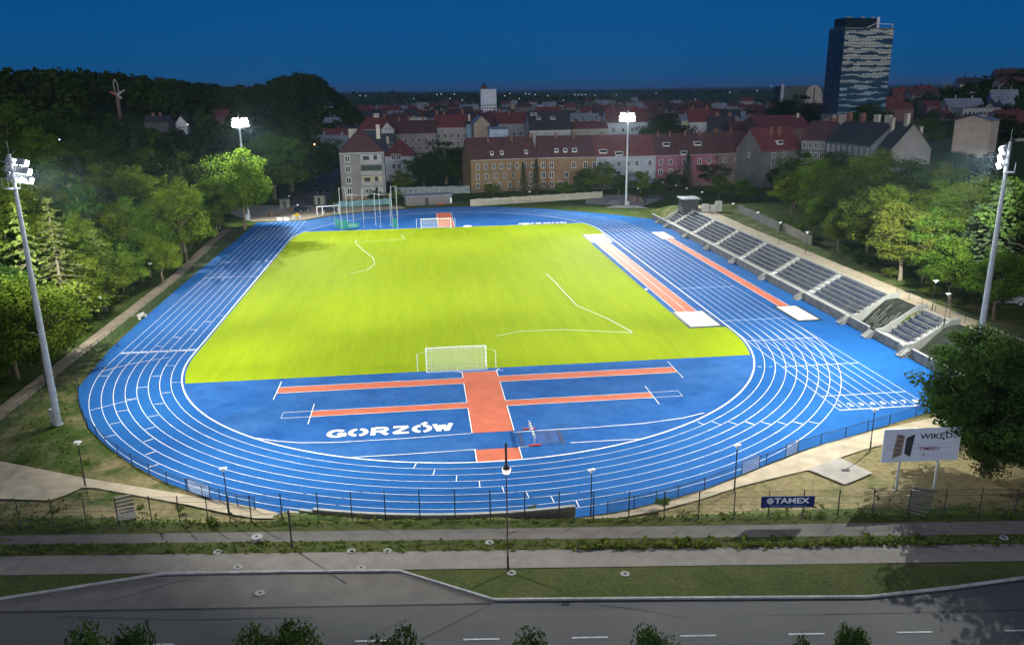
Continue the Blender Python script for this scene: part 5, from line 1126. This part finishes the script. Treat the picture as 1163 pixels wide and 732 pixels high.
# high-rise
def m_tower(dark):
    m, nt, b_ = newmat('banded_glass_%d' % dark); b_.inputs['Roughness'].default_value = .2; b_.inputs['Specular IOR Level'].default_value = .6
    br = N(nt, 'ShaderNodeTexBrick'); br.offset = .37; br.inputs['Scale'].default_value = 1.; br.inputs['Brick Width'].default_value = 2.6; br.inputs['Row Height'].default_value = 1.75; br.inputs['Mortar Size'].default_value = .12; br.inputs['Bias'].default_value = -.1
    tc = N(nt, 'ShaderNodeTexCoord'); mp = N(nt, 'ShaderNodeMapping'); mp.inputs['Rotation'].default_value = (R_(90), 0, 0); mp.vector_type = 'TEXTURE'
    sx = N(nt, 'ShaderNodeSeparateXYZ'); cx = N(nt, 'ShaderNodeCombineXYZ'); ad = N(nt, 'ShaderNodeMath', operation='ADD')
    nt.links.new(tc.outputs['Object'], sx.inputs[0]); nt.links.new(sx.outputs[0], ad.inputs[0]); nt.links.new(sx.outputs[1], ad.inputs[1]); nt.links.new(ad.outputs[0], cx.inputs[0]); nt.links.new(sx.outputs[2], cx.inputs[1])
    nt.links.new(cx.outputs[0], br.inputs['Vector'])
    if dark: c1, c2_ = (.012, .022, .05), (.03, .055, .10)
    else: c1, c2_ = (.56, .55, .43), (.44, .48, .43)  # cream of the reflected sunset, put into the colour of this face
    br.inputs['Color1'].default_value = (*c1, 1); br.inputs['Color2'].default_value = (*c2_, 1); br.inputs['Mortar'].default_value = (.02, .03, .05, 1)
    out = br.outputs[0]
    if not dark:                                     # pale spandrel rows and dark glass strips; upper floors painted cream for sunset glow
        wn = N(nt, 'ShaderNodeTexNoise'); wn.inputs['Scale'].default_value = 1.; wn.inputs['Detail'].default_value = 2; m2 = N(nt, 'ShaderNodeMapping'); m2.inputs['Scale'].default_value = (.08, .55, 1)
        sn = N(nt, 'ShaderNodeVectorMath', operation='SNAP'); sn.inputs[1].default_value = (2.6, 1.75, 1); nt.links.new(cx.outputs[0], sn.inputs[0]); nt.links.new(sn.outputs[0], m2.inputs[0]); nt.links.new(m2.outputs[0], wn.inputs[0])
        g = N(nt, 'ShaderNodeMapRange'); g.inputs[1].default_value = 14; g.inputs[2].default_value = 60; g.inputs[3].default_value = .12; g.inputs[4].default_value = -.06; nt.links.new(sx.outputs[2], g.inputs[0])
        fl = N(nt, 'ShaderNodeMath', operation='PINGPONG'); fl.inputs[1].default_value = 1.75; nt.links.new(sx.outputs[2], fl.inputs[0])
        bnd = N(nt, 'ShaderNodeMath', operation='MULTIPLY_ADD'); bnd.inputs[1].default_value = .16; bnd.inputs[2].default_value = -.14; nt.links.new(fl.outputs[0], bnd.inputs[0])
        a_ = N(nt, 'ShaderNodeMath', operation='ADD'); a2 = N(nt, 'ShaderNodeMath', operation='ADD'); nt.links.new(wn.outputs[0], a_.inputs[0]); nt.links.new(g.outputs[0], a_.inputs[1]); nt.links.new(a_.outputs[0], a2.inputs[0]); nt.links.new(bnd.outputs[0], a2.inputs[1])
        f = ramp(nt, a2.outputs[0], [(.5, (0, 0, 0)), (.53, (1, 1, 1))]); f2 = ramp(nt, g.outputs[0], [(0., (0, 0, 0)), (.09, (.9, .9, .9))])
        out = mixc(nt, f2, out, (.20, .36, .42)); out = mixc(nt, f, out, (.025, .06, .095))
    nt.links.new(out, b_.inputs['Base Color']); return m
DT = 330
c0 = ony(957.5, 60, DT); c1 = ony(1012, 60, DT+9); c2_ = ony(940, 60, DT+16); zt = ony(980, 32, DT)[2]; zp = ony(980, 21.5, DT+10)[2]
d1 = Vector((c1[0]-c0[0], c1[1]-c0[1])); d2 = Vector((c2_[0]-c0[0], c2_[1]-c0[1])); zb = H(c0[0], c0[1])-1
t = thing('high_rise', 'tall office high-rise with banded glass facades and dark roof storey', 'office tower', (c0[0], c0[1], zb)); q = lambda u, v: (d1.x*u+d2.x*v, d1.y*u+d2.y*v)
def tbox(u0, u1, v0, v1, z0, z1, nme, m): return MB().prism([q(u0, v0), q(u1, v0), q(u1, v1), q(u0, v1)], z0, z1).build(nme, m, t)
Ht = zt-zb
tbox(.005, .995, .005, .995, 0, Ht-.5, 'core', M['roof_dark'])
ang = math.atan2(d1.y, d1.x)
f = MB().box(0, d1.length, -.25, 0, 0, Ht).build('glass_facade', m_tower(0), t); f.rotation_euler = (0, 0, ang)
ang2 = math.atan2(-d2.y, -d2.x); f = MB().box(0, d2.length, -.25, 0, 0, Ht).build('glass_facade', m_tower(1), t, (*q(0, 1), 0), ang2); 
tbox(-.01, 1.01, -.01, 1.01, Ht, Ht+.5, 'roof_edge', M['concrete']); tbox(.02, .72, .1, .8, Ht+.5, zp-zb, 'roof_storey', mat('dark_green_cladding', (.012, .025, .03), .2, .5, .4)); tbox(.66, .71, .06, .1, Ht, zp-zb+.8, 'white_pier', M['white'])
rl = MB(); pts_ = [q(.45, .02), q(.62, .02), q(.98, .02)]; rl.path([(*pts_[0], Ht+.6), (*pts_[1], Ht+2.8), (*pts_[2], Ht+2.6), (*pts_[2], Ht+.4)], .2); rl.build('white_canopy', M['white'], t)
for u, v in ((.1, .3), (.25, .5), (.4, .3), (.55, .6), (.62, .3)): tbox(u, u+.06, v, v+.06, zp-zb, zp-zb+1.2, 'roof_unit', M['pole'])
# church and white slab far away
a, b = ony(546, 101.5, 760), ony(563.6, 101.5, 760)
t = house('white slab block on the horizon beside the church spire', a[:2], b[:2], 14, a[2], a[2]+1, (.60, .64, .70), None, name='apartment_block', cat='apartment block', wins=(('f', lins(6), (4., 7., 10., 13., 16.,), 1.8, 1.3),))
a = ony(549.7, 100, 800); zt = ony(549.7, 92, 800)[2]
t = thing('church_tower', 'brown church tower with pointed spire above the white slab block', 'church tower', (a[0], 800, 0))
MB().box(-3.6, 3.6, -3.6, 3.6, 0, a[2]+1).build('tower_wall', wallmat((.16, .08, .06)), t); MB().tube((0, 0, a[2]+1), (0, 0, a[2]+3), 3.6, 1.6, 8).tube((0, 0, a[2]+3), (0, 0, zt), 1.6, .15, 8).build('spire', wallmat((.05, .05, .055)), t)
a = ony(446, 105, 1500); t = thing('church_tower', 'tiny dark church tower on the horizon left of the town', 'church tower', (a[0], 1500, 0)); MB().box(-4, 4, -4, 4, 0, a[2]-2).build('tower_wall', wallmat((.03, .03, .04)), t); MB().tube((0, 0, a[2]-2), (0, 0, a[2]+5), 4, .3, 6).build('spire', wallmat((.03, .03, .04)), t)
# houses on the left hill and the red-white tower
def hill_house(label, px, py, wd, hh, rh, wall, roof, ridge='x', **k):
    p = hit(px, py, 6.); z = p.z+1.; house(label, (p.x-wd/2, p.y), (p.x+wd/2, p.y), wd*.9, z+hh, z+hh+rh, wall, M[roof], ridge, zb=z-1, **k); return p
hill_house('white gabled house among the trees of the left hill', 205, 134, 4.4, 3.0, 2.8, (.5, .5, .52), 'roof_brown', 'y', wins=(('f', (.3, .5, .7), (2.3,), .4, .7),))
hill_house('long dim roof left of the white gabled house on the left hill', 176, 131, 9, 2.5, 2.2, (.07, .07, .075), 'roof_dark', chim=((.3, .5, 1), (.6, .5, 1)))
hill_house('dim red-roofed house near the top of the far left mast', 250, 129, 6.5, 3.6, 3, (.17, .11, .1), 'roof_red')
hill_house('small white house low on the distant wooded hill', 372, 119, 6.5, 4, 2.5, (.5, .5, .5), 'roof_dark')
p = hit(136, 126, 5.); a = (p.x, p.y); Y = p.y; zb = p.z; top = ony(131, 90, Y)[2]-zb; mid = ony(131, 106, Y)[2]-zb
t = thing('carnival_tower', 'pale tower with red and white arms rising from the dark wooded hill', 'tower', (a[0], Y, zb))
gw = wallmat((.3, .28, .28))
MB().box(-.6, .6, -.6, .6, 0, mid).build('shaft', wallmat((.13, .08, .08)), t)
MB().path([(-.7, 0, mid), (-.9, 0, top-1.5), (-.2, 0, top), (.5, 0, top-1.5), (.6, 0, mid)], .2).build('white_arch', gw, t)
MB().tube((0, -.5, mid-.6), (-2.4, -.5, mid+.5), .6, .3, 8).build('red_arm', mat('red_paint', (.3, .09, .08)), t); MB().tube((0, -.5, mid-.6), (3.1, -.5, mid+1.2), .55, .25, 8).build('white_arm', gw, t); MB().tube((0, -.6, mid-.3), (1.5, -.6, mid-2.), .4, .55, 8).build('white_arm', gw, t)
# ---- the town in the distance
rg = random.Random(21); n = 0
tones = [(.16, .15, .15), (.3, .28, .26), (.42, .42, .43), (.2, .2, .23), (.33, .27, .2)]
roofs = ['roof_red', 'roof_brown', 'roof_brown', 'roof_dark', 'roof_grey', 'roof_red']
hm = {}
def town_house(x, y, w, d, h, rh, ti, ri, rz):
    t = thing('town_house', 'small dim town house among the far roofs below the horizon', 'house', (x, y, H(x, y)), rz, 'far town houses')
    k = (ti, ri)
    if k not in hm:
        a = MB().box(-.5, .5, -.5, .5, -.2, .62); a.add([(-.5, -.5, .62), (-.5, .5, .62), (-.5, 0, .98), (.5, -.5, .62), (.5, .5, .62), (.5, 0, .98)], [(0, 1, 2), (3, 5, 4)])
        for zz_ in (.2, .44):
            for xx in (-.35, -.12, .12, .35): a.box(xx-.035, xx+.035, -.506, -.49, zz_-.06, zz_+.06, 1)
        r_ = MB().add([(-.53, -.54, .6), (.53, -.54, .6), (.53, 0, 1.), (-.53, 0, 1.), (-.53, .54, .6), (.53, .54, .6)], [(0, 1, 2, 3), (5, 4, 3, 2)]).box(-.2, -.15, .05, .13, .85, 1.15).box(.22, .27, -.12, -.04, .85, 1.12)
        hm[k] = (a.mesh('wall', [wallmat(tones[ti]), M['glass']]), r_.mesh('roof', M[roofs[ri]]))
    t.scale = (w, d, h+rh); mobj('wall', hm[k][0], t); mobj('roof', hm[k][1], t)
placed = []
while n < 285:
    a = R_(rg.uniform(-6.5, 39)); dist = 395*math.exp(1.4*rg.random()**1.25); x, y = CAM[0]+dist*math.sin(a), CAM[1]+dist*math.cos(a)
    if y < 265 or H(x, y) > 9+(20 if x > 100 else -6) or (c0[0]-30 < x < c0[0]+60 and y < 430): continue
    if any(math.hypot(x-p[0], y-p[1]) < 17 for p in placed): continue
    placed.append((x, y)); town_house(x, y, rg.uniform(10, 26), rg.uniform(9, 13), rg.uniform(5, 11), rg.uniform(2.5, 5), rg.randrange(5), rg.randrange(6), rg.uniform(-.5, .5)); n += 1
# ---- lit lamps of the town
def lamp_ball(label, px, py, Y, r, m, group='lit lamps of the far town'):
    q_ = ony(px, py, Y); x = q_[0]; z = H(x, Y); h = max(3., q_[2]-z)
    t = thing('town_lamp', label, 'lamp', (x, Y, z), 0, group); MB().tube((0, 0, 0), (0, 0, h), .12, n=5).build('post', M['dark'], t)
    bm = bmesh.new(); bmesh.ops.create_icosphere(bm, subdivisions=1, radius=r); me = bpy.data.meshes.new('lamp_glass'); bm.to_mesh(me); bm.free(); me.materials.append(M[m]); mobj('lamp_glass', me, t, (0, 0, h))
for px, py, Y in ((511, 112.3, 620), (516, 107, 900), (409, 108.7, 800), (415.5, 109, 800), (496, 107.5, 900), (501, 107, 900), (573, 109, 750), (579, 106.5, 900), (597, 106.5, 900), (601, 107, 900), (608, 107.6, 900), (653, 107.8, 800), (657, 107.8, 800), (661, 107.9, 800), (665, 107.6, 800), (676, 108.3, 780), (829, 105, 850), (622, 109, 800), (700, 108, 900), (745, 106, 900), (860, 103, 900), (876, 98, 900), (470, 112, 600), (525, 114, 600), (590, 112, 650), (640, 114, 600), (790, 113, 600), (1062.6, 107.7, 500), (1077, 111, 480)):
    lamp_ball('tiny white lamp shining in the far town below the horizon', px, py, Y, Y/2000, 'city_light')
lamp_ball('orange street lamp on the slope of the right hill', 1134, 97, 520, .8, 'city_warm', None); lamp_ball('orange lamp in the dark trees left of the apartment block', 357, 164, 135, .3, 'city_warm', None)
for px in (1147, 1158): lamp_ball('white lamp before the dark hotel on the right hill crest', px, 82, 590, .7, 'city_light', 'lamps of the hill hotel')
lamp_ball('white lamp in the dark wood on the left hill', 67.5, 158.6, 90, .25, 'city_light', None); lamp_ball('white lamp beside the white gabled house on the left hill', 213, 141.5, 175, .3, 'city_light', None)
# ================================================================== small things round the far bend
def panel_wall(label, pl, pr, h, m, n, name='garden_wall', z=0., th=.2):
    a, b = att(*pl), att(*pr); d = b-a; t = thing(name, label, 'wall', a, math.atan2(d.y, d.x)); w = d.xy.length/n
    for k in range(n): MB().box(w*k+.01, w*(k+1)-.01, -th/2, th/2, -.3, h+(.12 if k % 3 == 1 else 0)+d.z*(k+.5)/n).build('panel', m, t)
panel_wall('pale panel wall beyond the far bend, in front of the ochre house', (534, 234), (684, 224.5), 1.9, mat('cream_panel', (.30, .285, .22), .1, .6), 24)
panel_wall('graffiti-covered grey wall behind the low kiosk', (448, 221), (534, 219), 2.3, mat('graffiti_wall', (.09, .11, .12), .5, 1.2, .8, c2=(.26, .29, .30), detail=3), 14)
panel_wall('teal panel fence at the foot of the grey apartment block', (384, 235), (445, 231.5), 1.6, mat('teal_panel', (.10, .20, .22), .25, .8), 12)
panel_wall('grey garden wall with dark stains behind the stand', (838, 240), (885, 262), 1.7, wallmat((.07, .07, .075)), 12); panel_wall('pale garden wall under the dark trees behind the near stand', (889, 262), (922, 278), 1.6, wallmat((.11, .1, .085)), 8)
a, b = at(461, 234.5), at(513, 232); d = Vector(b-a)
t = thing('kiosk', 'low grey kiosk with a pale flat roof behind the far bend', 'kiosk', (a[0], a[1]+1, 0), math.atan2(d.y, d.x)); w = d.length
MB().box(0, w, 0, 5, 0, 2.6).build('wall', wallmat((.13, .12, .12)), t); MB().box(-.3, w+.3, -.4, 5.3, 2.6, 2.85).build('roof', M['roof_grey'], t); MB().box(w*.42, w*.5, -.06, -.01, 0, 2.1).build('door', M['dark'], t); MB().box(w*.66, w*.82, -.5, -.05, 0, .55).build('bench', mat('rust_bench', (.25, .09, .05)), t); MB().box(w-.35, w+.05, -.3, 0, .3, 1.9).build('notice_panel', M['white'], t)
# skate park ramps
for lb, px, py, rz, sx, sy, h in (('grey concrete ramp at the left of the skate park', 700, 231, .5, 5, 3, 1.1), ('brown pyramid ramp in the middle of the skate park', 722, 229, -.3, 6, 5, 1.5), ('dark flat ramp at the right of the skate park', 742, 225, -.5, 8, 4, 1.0), ('low pale ledge before the skate park ramps', 712, 236, -.25, 12, 1.2, .7)):
    p = att(px, py); tag(MB().add([(-sx/2, -sy/2, 0), (sx/2, -sy/2, 0), (sx/2, sy/2, 0), (-sx/2, sy/2, 0), (-sx/4, -sy/6, h), (sx/4, -sy/6, h), (sx/4, sy/4, h), (-sx/4, sy/4, h)], [(0, 1, 5, 4), (1, 2, 6, 5), (2, 3, 7, 6), (3, 0, 4, 7), (4, 5, 6, 7), (3, 2, 1, 0)]).build('skate_ramp', wallmat((.12, .09, .07)) if 'brown' in lb else wallmat((.14, .14, .14)) if 'grey' in lb or 'pale' in lb else wallmat((.03, .032, .035)), None, p, rz), lb, 'skate ramp')
# cars and site clutter at the far left
def car(label, p, rz, body, L=4.4, van=False, name='parked_car', cat='car', group=None):
    t = thing(name, label, cat, p, rz, group); bmat = mat('car_paint', body, .03, 1, .25, .3, .6); W_ = .88; hb = .95 if not van else 1.1; ht = 1.45 if not van else 2.0
    pr = [(-L/2, .35), (-L/2, .8), (-L/2+.15, hb), (-L*.36, ht), (L*.08, ht), (L*.24, hb), (L/2-.15, hb*.82), (L/2, .6), (L/2, .35)] if not van else [(-L/2, .35), (-L/2, 1.85), (-L/2+.2, ht), (L*.12, ht), (L*.3, 1.25), (L/2-.1, 1.0), (L/2, .6), (L/2, .35)]
    MB().xprism(pr, -W_, W_).build('body', bmat, t)
    gp = [(-L*.33, hb+.05), (-L*.29, ht-.1), (L*.06, ht-.1), (L*.17, hb+.05)] if not van else [(-L*.02, 1.3), (-L*.02, 1.8), (L*.1, 1.8), (L*.23, 1.3)]
    for s in (-1, 1): MB().xprism(gp, s*(W_+.012)-.01, s*(W_+.012)+.01).build('side_window', M['glass'], t)
    a_, b_ = ((L*.09, ht-.08), (L*.225, hb+.05)) if not van else ((L*.135, ht-.1), (L*.29, 1.3))
    MB().add([(a_[0]+.03, -W_*.85, a_[1]), (a_[0]+.03, W_*.85, a_[1]), (b_[0]+.03, W_*.85, b_[1]), (b_[0]+.03, -W_*.85, b_[1])], [(0, 1, 2, 3)]).build('windscreen', M['glass'], t)
    for sx in (-.31, .31):
        for sy in (-1, 1):
            wl = MB().tube((0, -.1, 0), (0, .1, 0), .33, n=16).build('wheel', M['black'], t, (L*sx, sy*(W_-.06), .33)); MB().tube((0, sy*.101, 0), (0, sy*.125, 0), .2, n=12).build('rim', M['pole'], wl)
    for sy in (-1, 1): MB().box(-.03, .03, -.16, .16, -.07, .07).build('headlight', M['white'], t, (L/2, sy*.6, .68)); MB().box(-.03, .03, -.14, .14, -.08, .08).build('tail_light', mat('tail_glass', (.3, .01, .01)), t, (-L/2, sy*.65, .72))
    return t
car('black car parked nearest the trees on the dark lane at far left', att(366, 219), 2.6, (.012, .013, .016)); car('dark car parked behind the white frame by the far left bend', att(374, 241), .15, (.02, .022, .03)); car('silver van parked under the trees right of the right mast', (72.5, -47.9, H(72.5, -47.9)), R_(-22), (.35, .37, .40), 4.9, True, 'parked_van', 'van'); car('dark blue car parked beside the yellow roller', att(343, 240), .9, (.015, .03, .06))
p = att(373, 244); tag(MB().path([(-3, 0, 0), (-3, 0, 2.4), (-1.5, 0, 2.4), (-1.5, 0, 0)], .12).path([(-1.5, 0, 2.4), (3, .6, 2.4), (3, .6, 0)], .12).build('scaffold_goal', M['white'], None, p, .15), 'white tube scaffold before the dark car at far left', 'scaffold')
for lb, px, py, rz in (('grey site shed left of the lane at far left', 324, 236, .1), ('grey site shed before the black car on the lane', 364, 232, -.2)):
    t = thing('site_shed', lb, 'shed', att(px, py), rz); MB().box(-1.4, 1.4, -1.1, 1.1, 0, 2.7).build('wall', wallmat((.17, .16, .14)), t); MB().box(-1.5, 1.5, -1.2, 1.2, 2.7, 2.85).build('roof', M['roof_dark'], t); MB().box(-.4, .4, -1.15, -1.1, .1, 2.1).build('door', M['dark'], t)
p = att(337, 248); t = thing('road_roller', 'small yellow road roller at the end of the sprint lanes', 'road roller', p, .3); yl = mat('yellow_paint', (.5, .33, .01), .1)
MB().box(-.9, .9, -.5, .5, .5, 1.1).box(-.2, .5, -.45, .45, 1.1, 1.35).build('body', yl, t); MB().path([(-.5, -.5, 1.1), (-.5, -.5, 2.1), (-.5, .5, 2.1), (-.5, .5, 1.1)], .05).build('roll_bar', M['dark'], t)
for x in (-.8, .8): MB().tube((0, -.55, 0), (0, .55, 0), .45, n=16).build('drum', M['pole'], t, (x, 0, .45))
rg = random.Random(3)
for i, (px, py, lb) in enumerate(((309, 246, 'left of the sprint lanes'), (318, 247, 'left of the two barriers'), (330, 239, 'behind the yellow roller'), (357, 238, 'right of the dark blue car'))):
    t = thing('pallet_stack', 'pile of brown pallets and boards on the forecourt, '+lb, 'pallet stack', att(px, py), rg.uniform(0, 3))
    for k in range(6): MB().box(-.7, .7, -.5, .5, .15*k, .15*k+.1).build('pallet', wallmat((.16+.02*(k % 3), .11, .07)), t, (rg.uniform(-.1, .1), rg.uniform(-.1, .1), 0), rg.uniform(-.2, .2))
for lb, px, py in (('white plastic barrier nearest the pallets at far left', 318, 250.5), ('white plastic barrier next to the yellow roller', 325.5, 250.5)):
    p = att(px, py); tag(MB().xprism([(-.3, 0), (-.25, .2), (-.1, .9), (.1, .9), (.25, .2), (.3, 0)], -.7, .7).build('road_barrier', M['white'], None, p, 1.4), lb, 'barrier')
p = att(434, 246); tag(MB().path([(-1, 0, 0), (-1, 0, .8), (1, 0, .8), (1, 0, 0)], .05).path([(-1, .5, 0), (-1, 0, .8)], .05).path([(1, .5, 0), (1, 0, .8)], .05).path([(0, 0, .8), (0, .5, 0)], .05).build('hurdle_rack', M['black'], None, at(440, 238.5), .2), 'dark hurdle rack at the outer edge of the far bend', 'hurdle rack')
p = at(166, 372.5); tag(MB().box(-.9, .9, -.22, .22, .38, .44).box(-.8, -.7, -.2, .2, 0, .38).box(.7, .8, -.2, .2, 0, .38).box(-.9, .9, .2, .25, .5, .8).build('bench', M['concrete_pale'], None, (-48.9, -22, 0), R_(75)), 'pale bench at the edge of the left straight before the finish', 'bench')
# ================================================================== sky, light, camera
w = bpy.data.worlds.new('World'); SC.world = w; w.use_nodes = True; nt = w.node_tree; bg = nt.nodes['Background']
sky = nt.nodes.new('ShaderNodeTexSky'); sky.sky_type = 'NISHITA'; sky.sun_disc = False; sky.sun_elevation = R_(SUN_EL); sky.sun_rotation = R_(SUN_ROT); sky.ozone_density = 7.; sky.air_density = 1.; sky.dust_density = .2
hs = nt.nodes.new('ShaderNodeMix'); hs.data_type = 'RGBA'; hs.blend_type = 'MULTIPLY'; hs.inputs[0].default_value = 1.; hs.inputs[7].default_value = (*SKY_TINT, 1)
nt.links.new(sky.outputs[0], hs.inputs[6]); mx = nt.nodes.new('ShaderNodeMix'); mx.data_type = 'RGBA'; mx.inputs[0].default_value = .6; mx.inputs[7].default_value = (*DUSK, 1)
nt.links.new(hs.outputs[2], mx.inputs[6]); nt.links.new(mx.outputs[2], bg.inputs[0]); bg.inputs[1].default_value = SKY_STR
sl_ = bpy.data.lights.new('sun', 'SUN'); sl_.energy = SUN_STR; sl_.angle = R_(50); sl_.color = (1., .95, .9); so = link(bpy.data.objects.new('sun', sl_)); so.rotation_euler = Vector((math.sin(R_(SUN_ROT)), math.cos(R_(SUN_ROT)), .26)).to_track_quat('Z', 'Y').to_euler()
cam = bpy.data.cameras.new('camera'); co = link(bpy.data.objects.new('camera', cam)); cam.sensor_fit = 'HORIZONTAL'; cam.sensor_width = 36.; cam.lens = FPX/1163*36; cam.clip_start = .5; cam.clip_end = 60000
m3 = Matrix(((AX[0][0], AX[1][0], -AX[2][0]), (AX[0][1], AX[1][1], -AX[2][1]), (AX[0][2], AX[1][2], -AX[2][2]))).to_4x4(); m3.translation = Vector(CAM); co.matrix_world = m3; SC.camera = co
SC.view_settings.view_transform = 'Standard'; SC.view_settings.look = 'None'; SC.view_settings.exposure = EXPO; SC.view_settings.gamma = 1.
SC.render.engine = 'CYCLES'; SC.cycles.use_denoising = True; SC.cycles.max_bounces = 6; SC.cycles.diffuse_bounces = 2; SC.cycles.glossy_bounces = 2; SC.cycles.transparent_max_bounces = 12; SC.cycles.transmission_bounces = 2
SC.cycles.sample_clamp_indirect = 4.; SC.cycles.sample_clamp_direct = 0.; SC.cycles.caustics_reflective = False; SC.cycles.caustics_refractive = False

if HAZE > 0:                                       # the evening air
    hm_ = bpy.data.materials.new('haze'); hm_.use_nodes = True; nt = hm_.node_tree; nt.nodes.remove(nt.nodes['Principled BSDF'])
    vp = nt.nodes.new('ShaderNodeVolumePrincipled'); vp.inputs['Color'].default_value = (.55, .8, 1., 1); vp.inputs['Density'].default_value = HAZE; vp.inputs['Anisotropy'].default_value = .3
    nt.links.new(vp.outputs[0], nt.nodes['Material Output'].inputs['Volume'])
    e_ = max(abs(gx).max(), abs(gy).max())+500; o = MB().box(-e_, e_, -e_, e_, -1.4, 135).build('haze', hm_); o['kind'] = 'stuff'; o['label'] = 'thin bluish evening haze over the whole town'
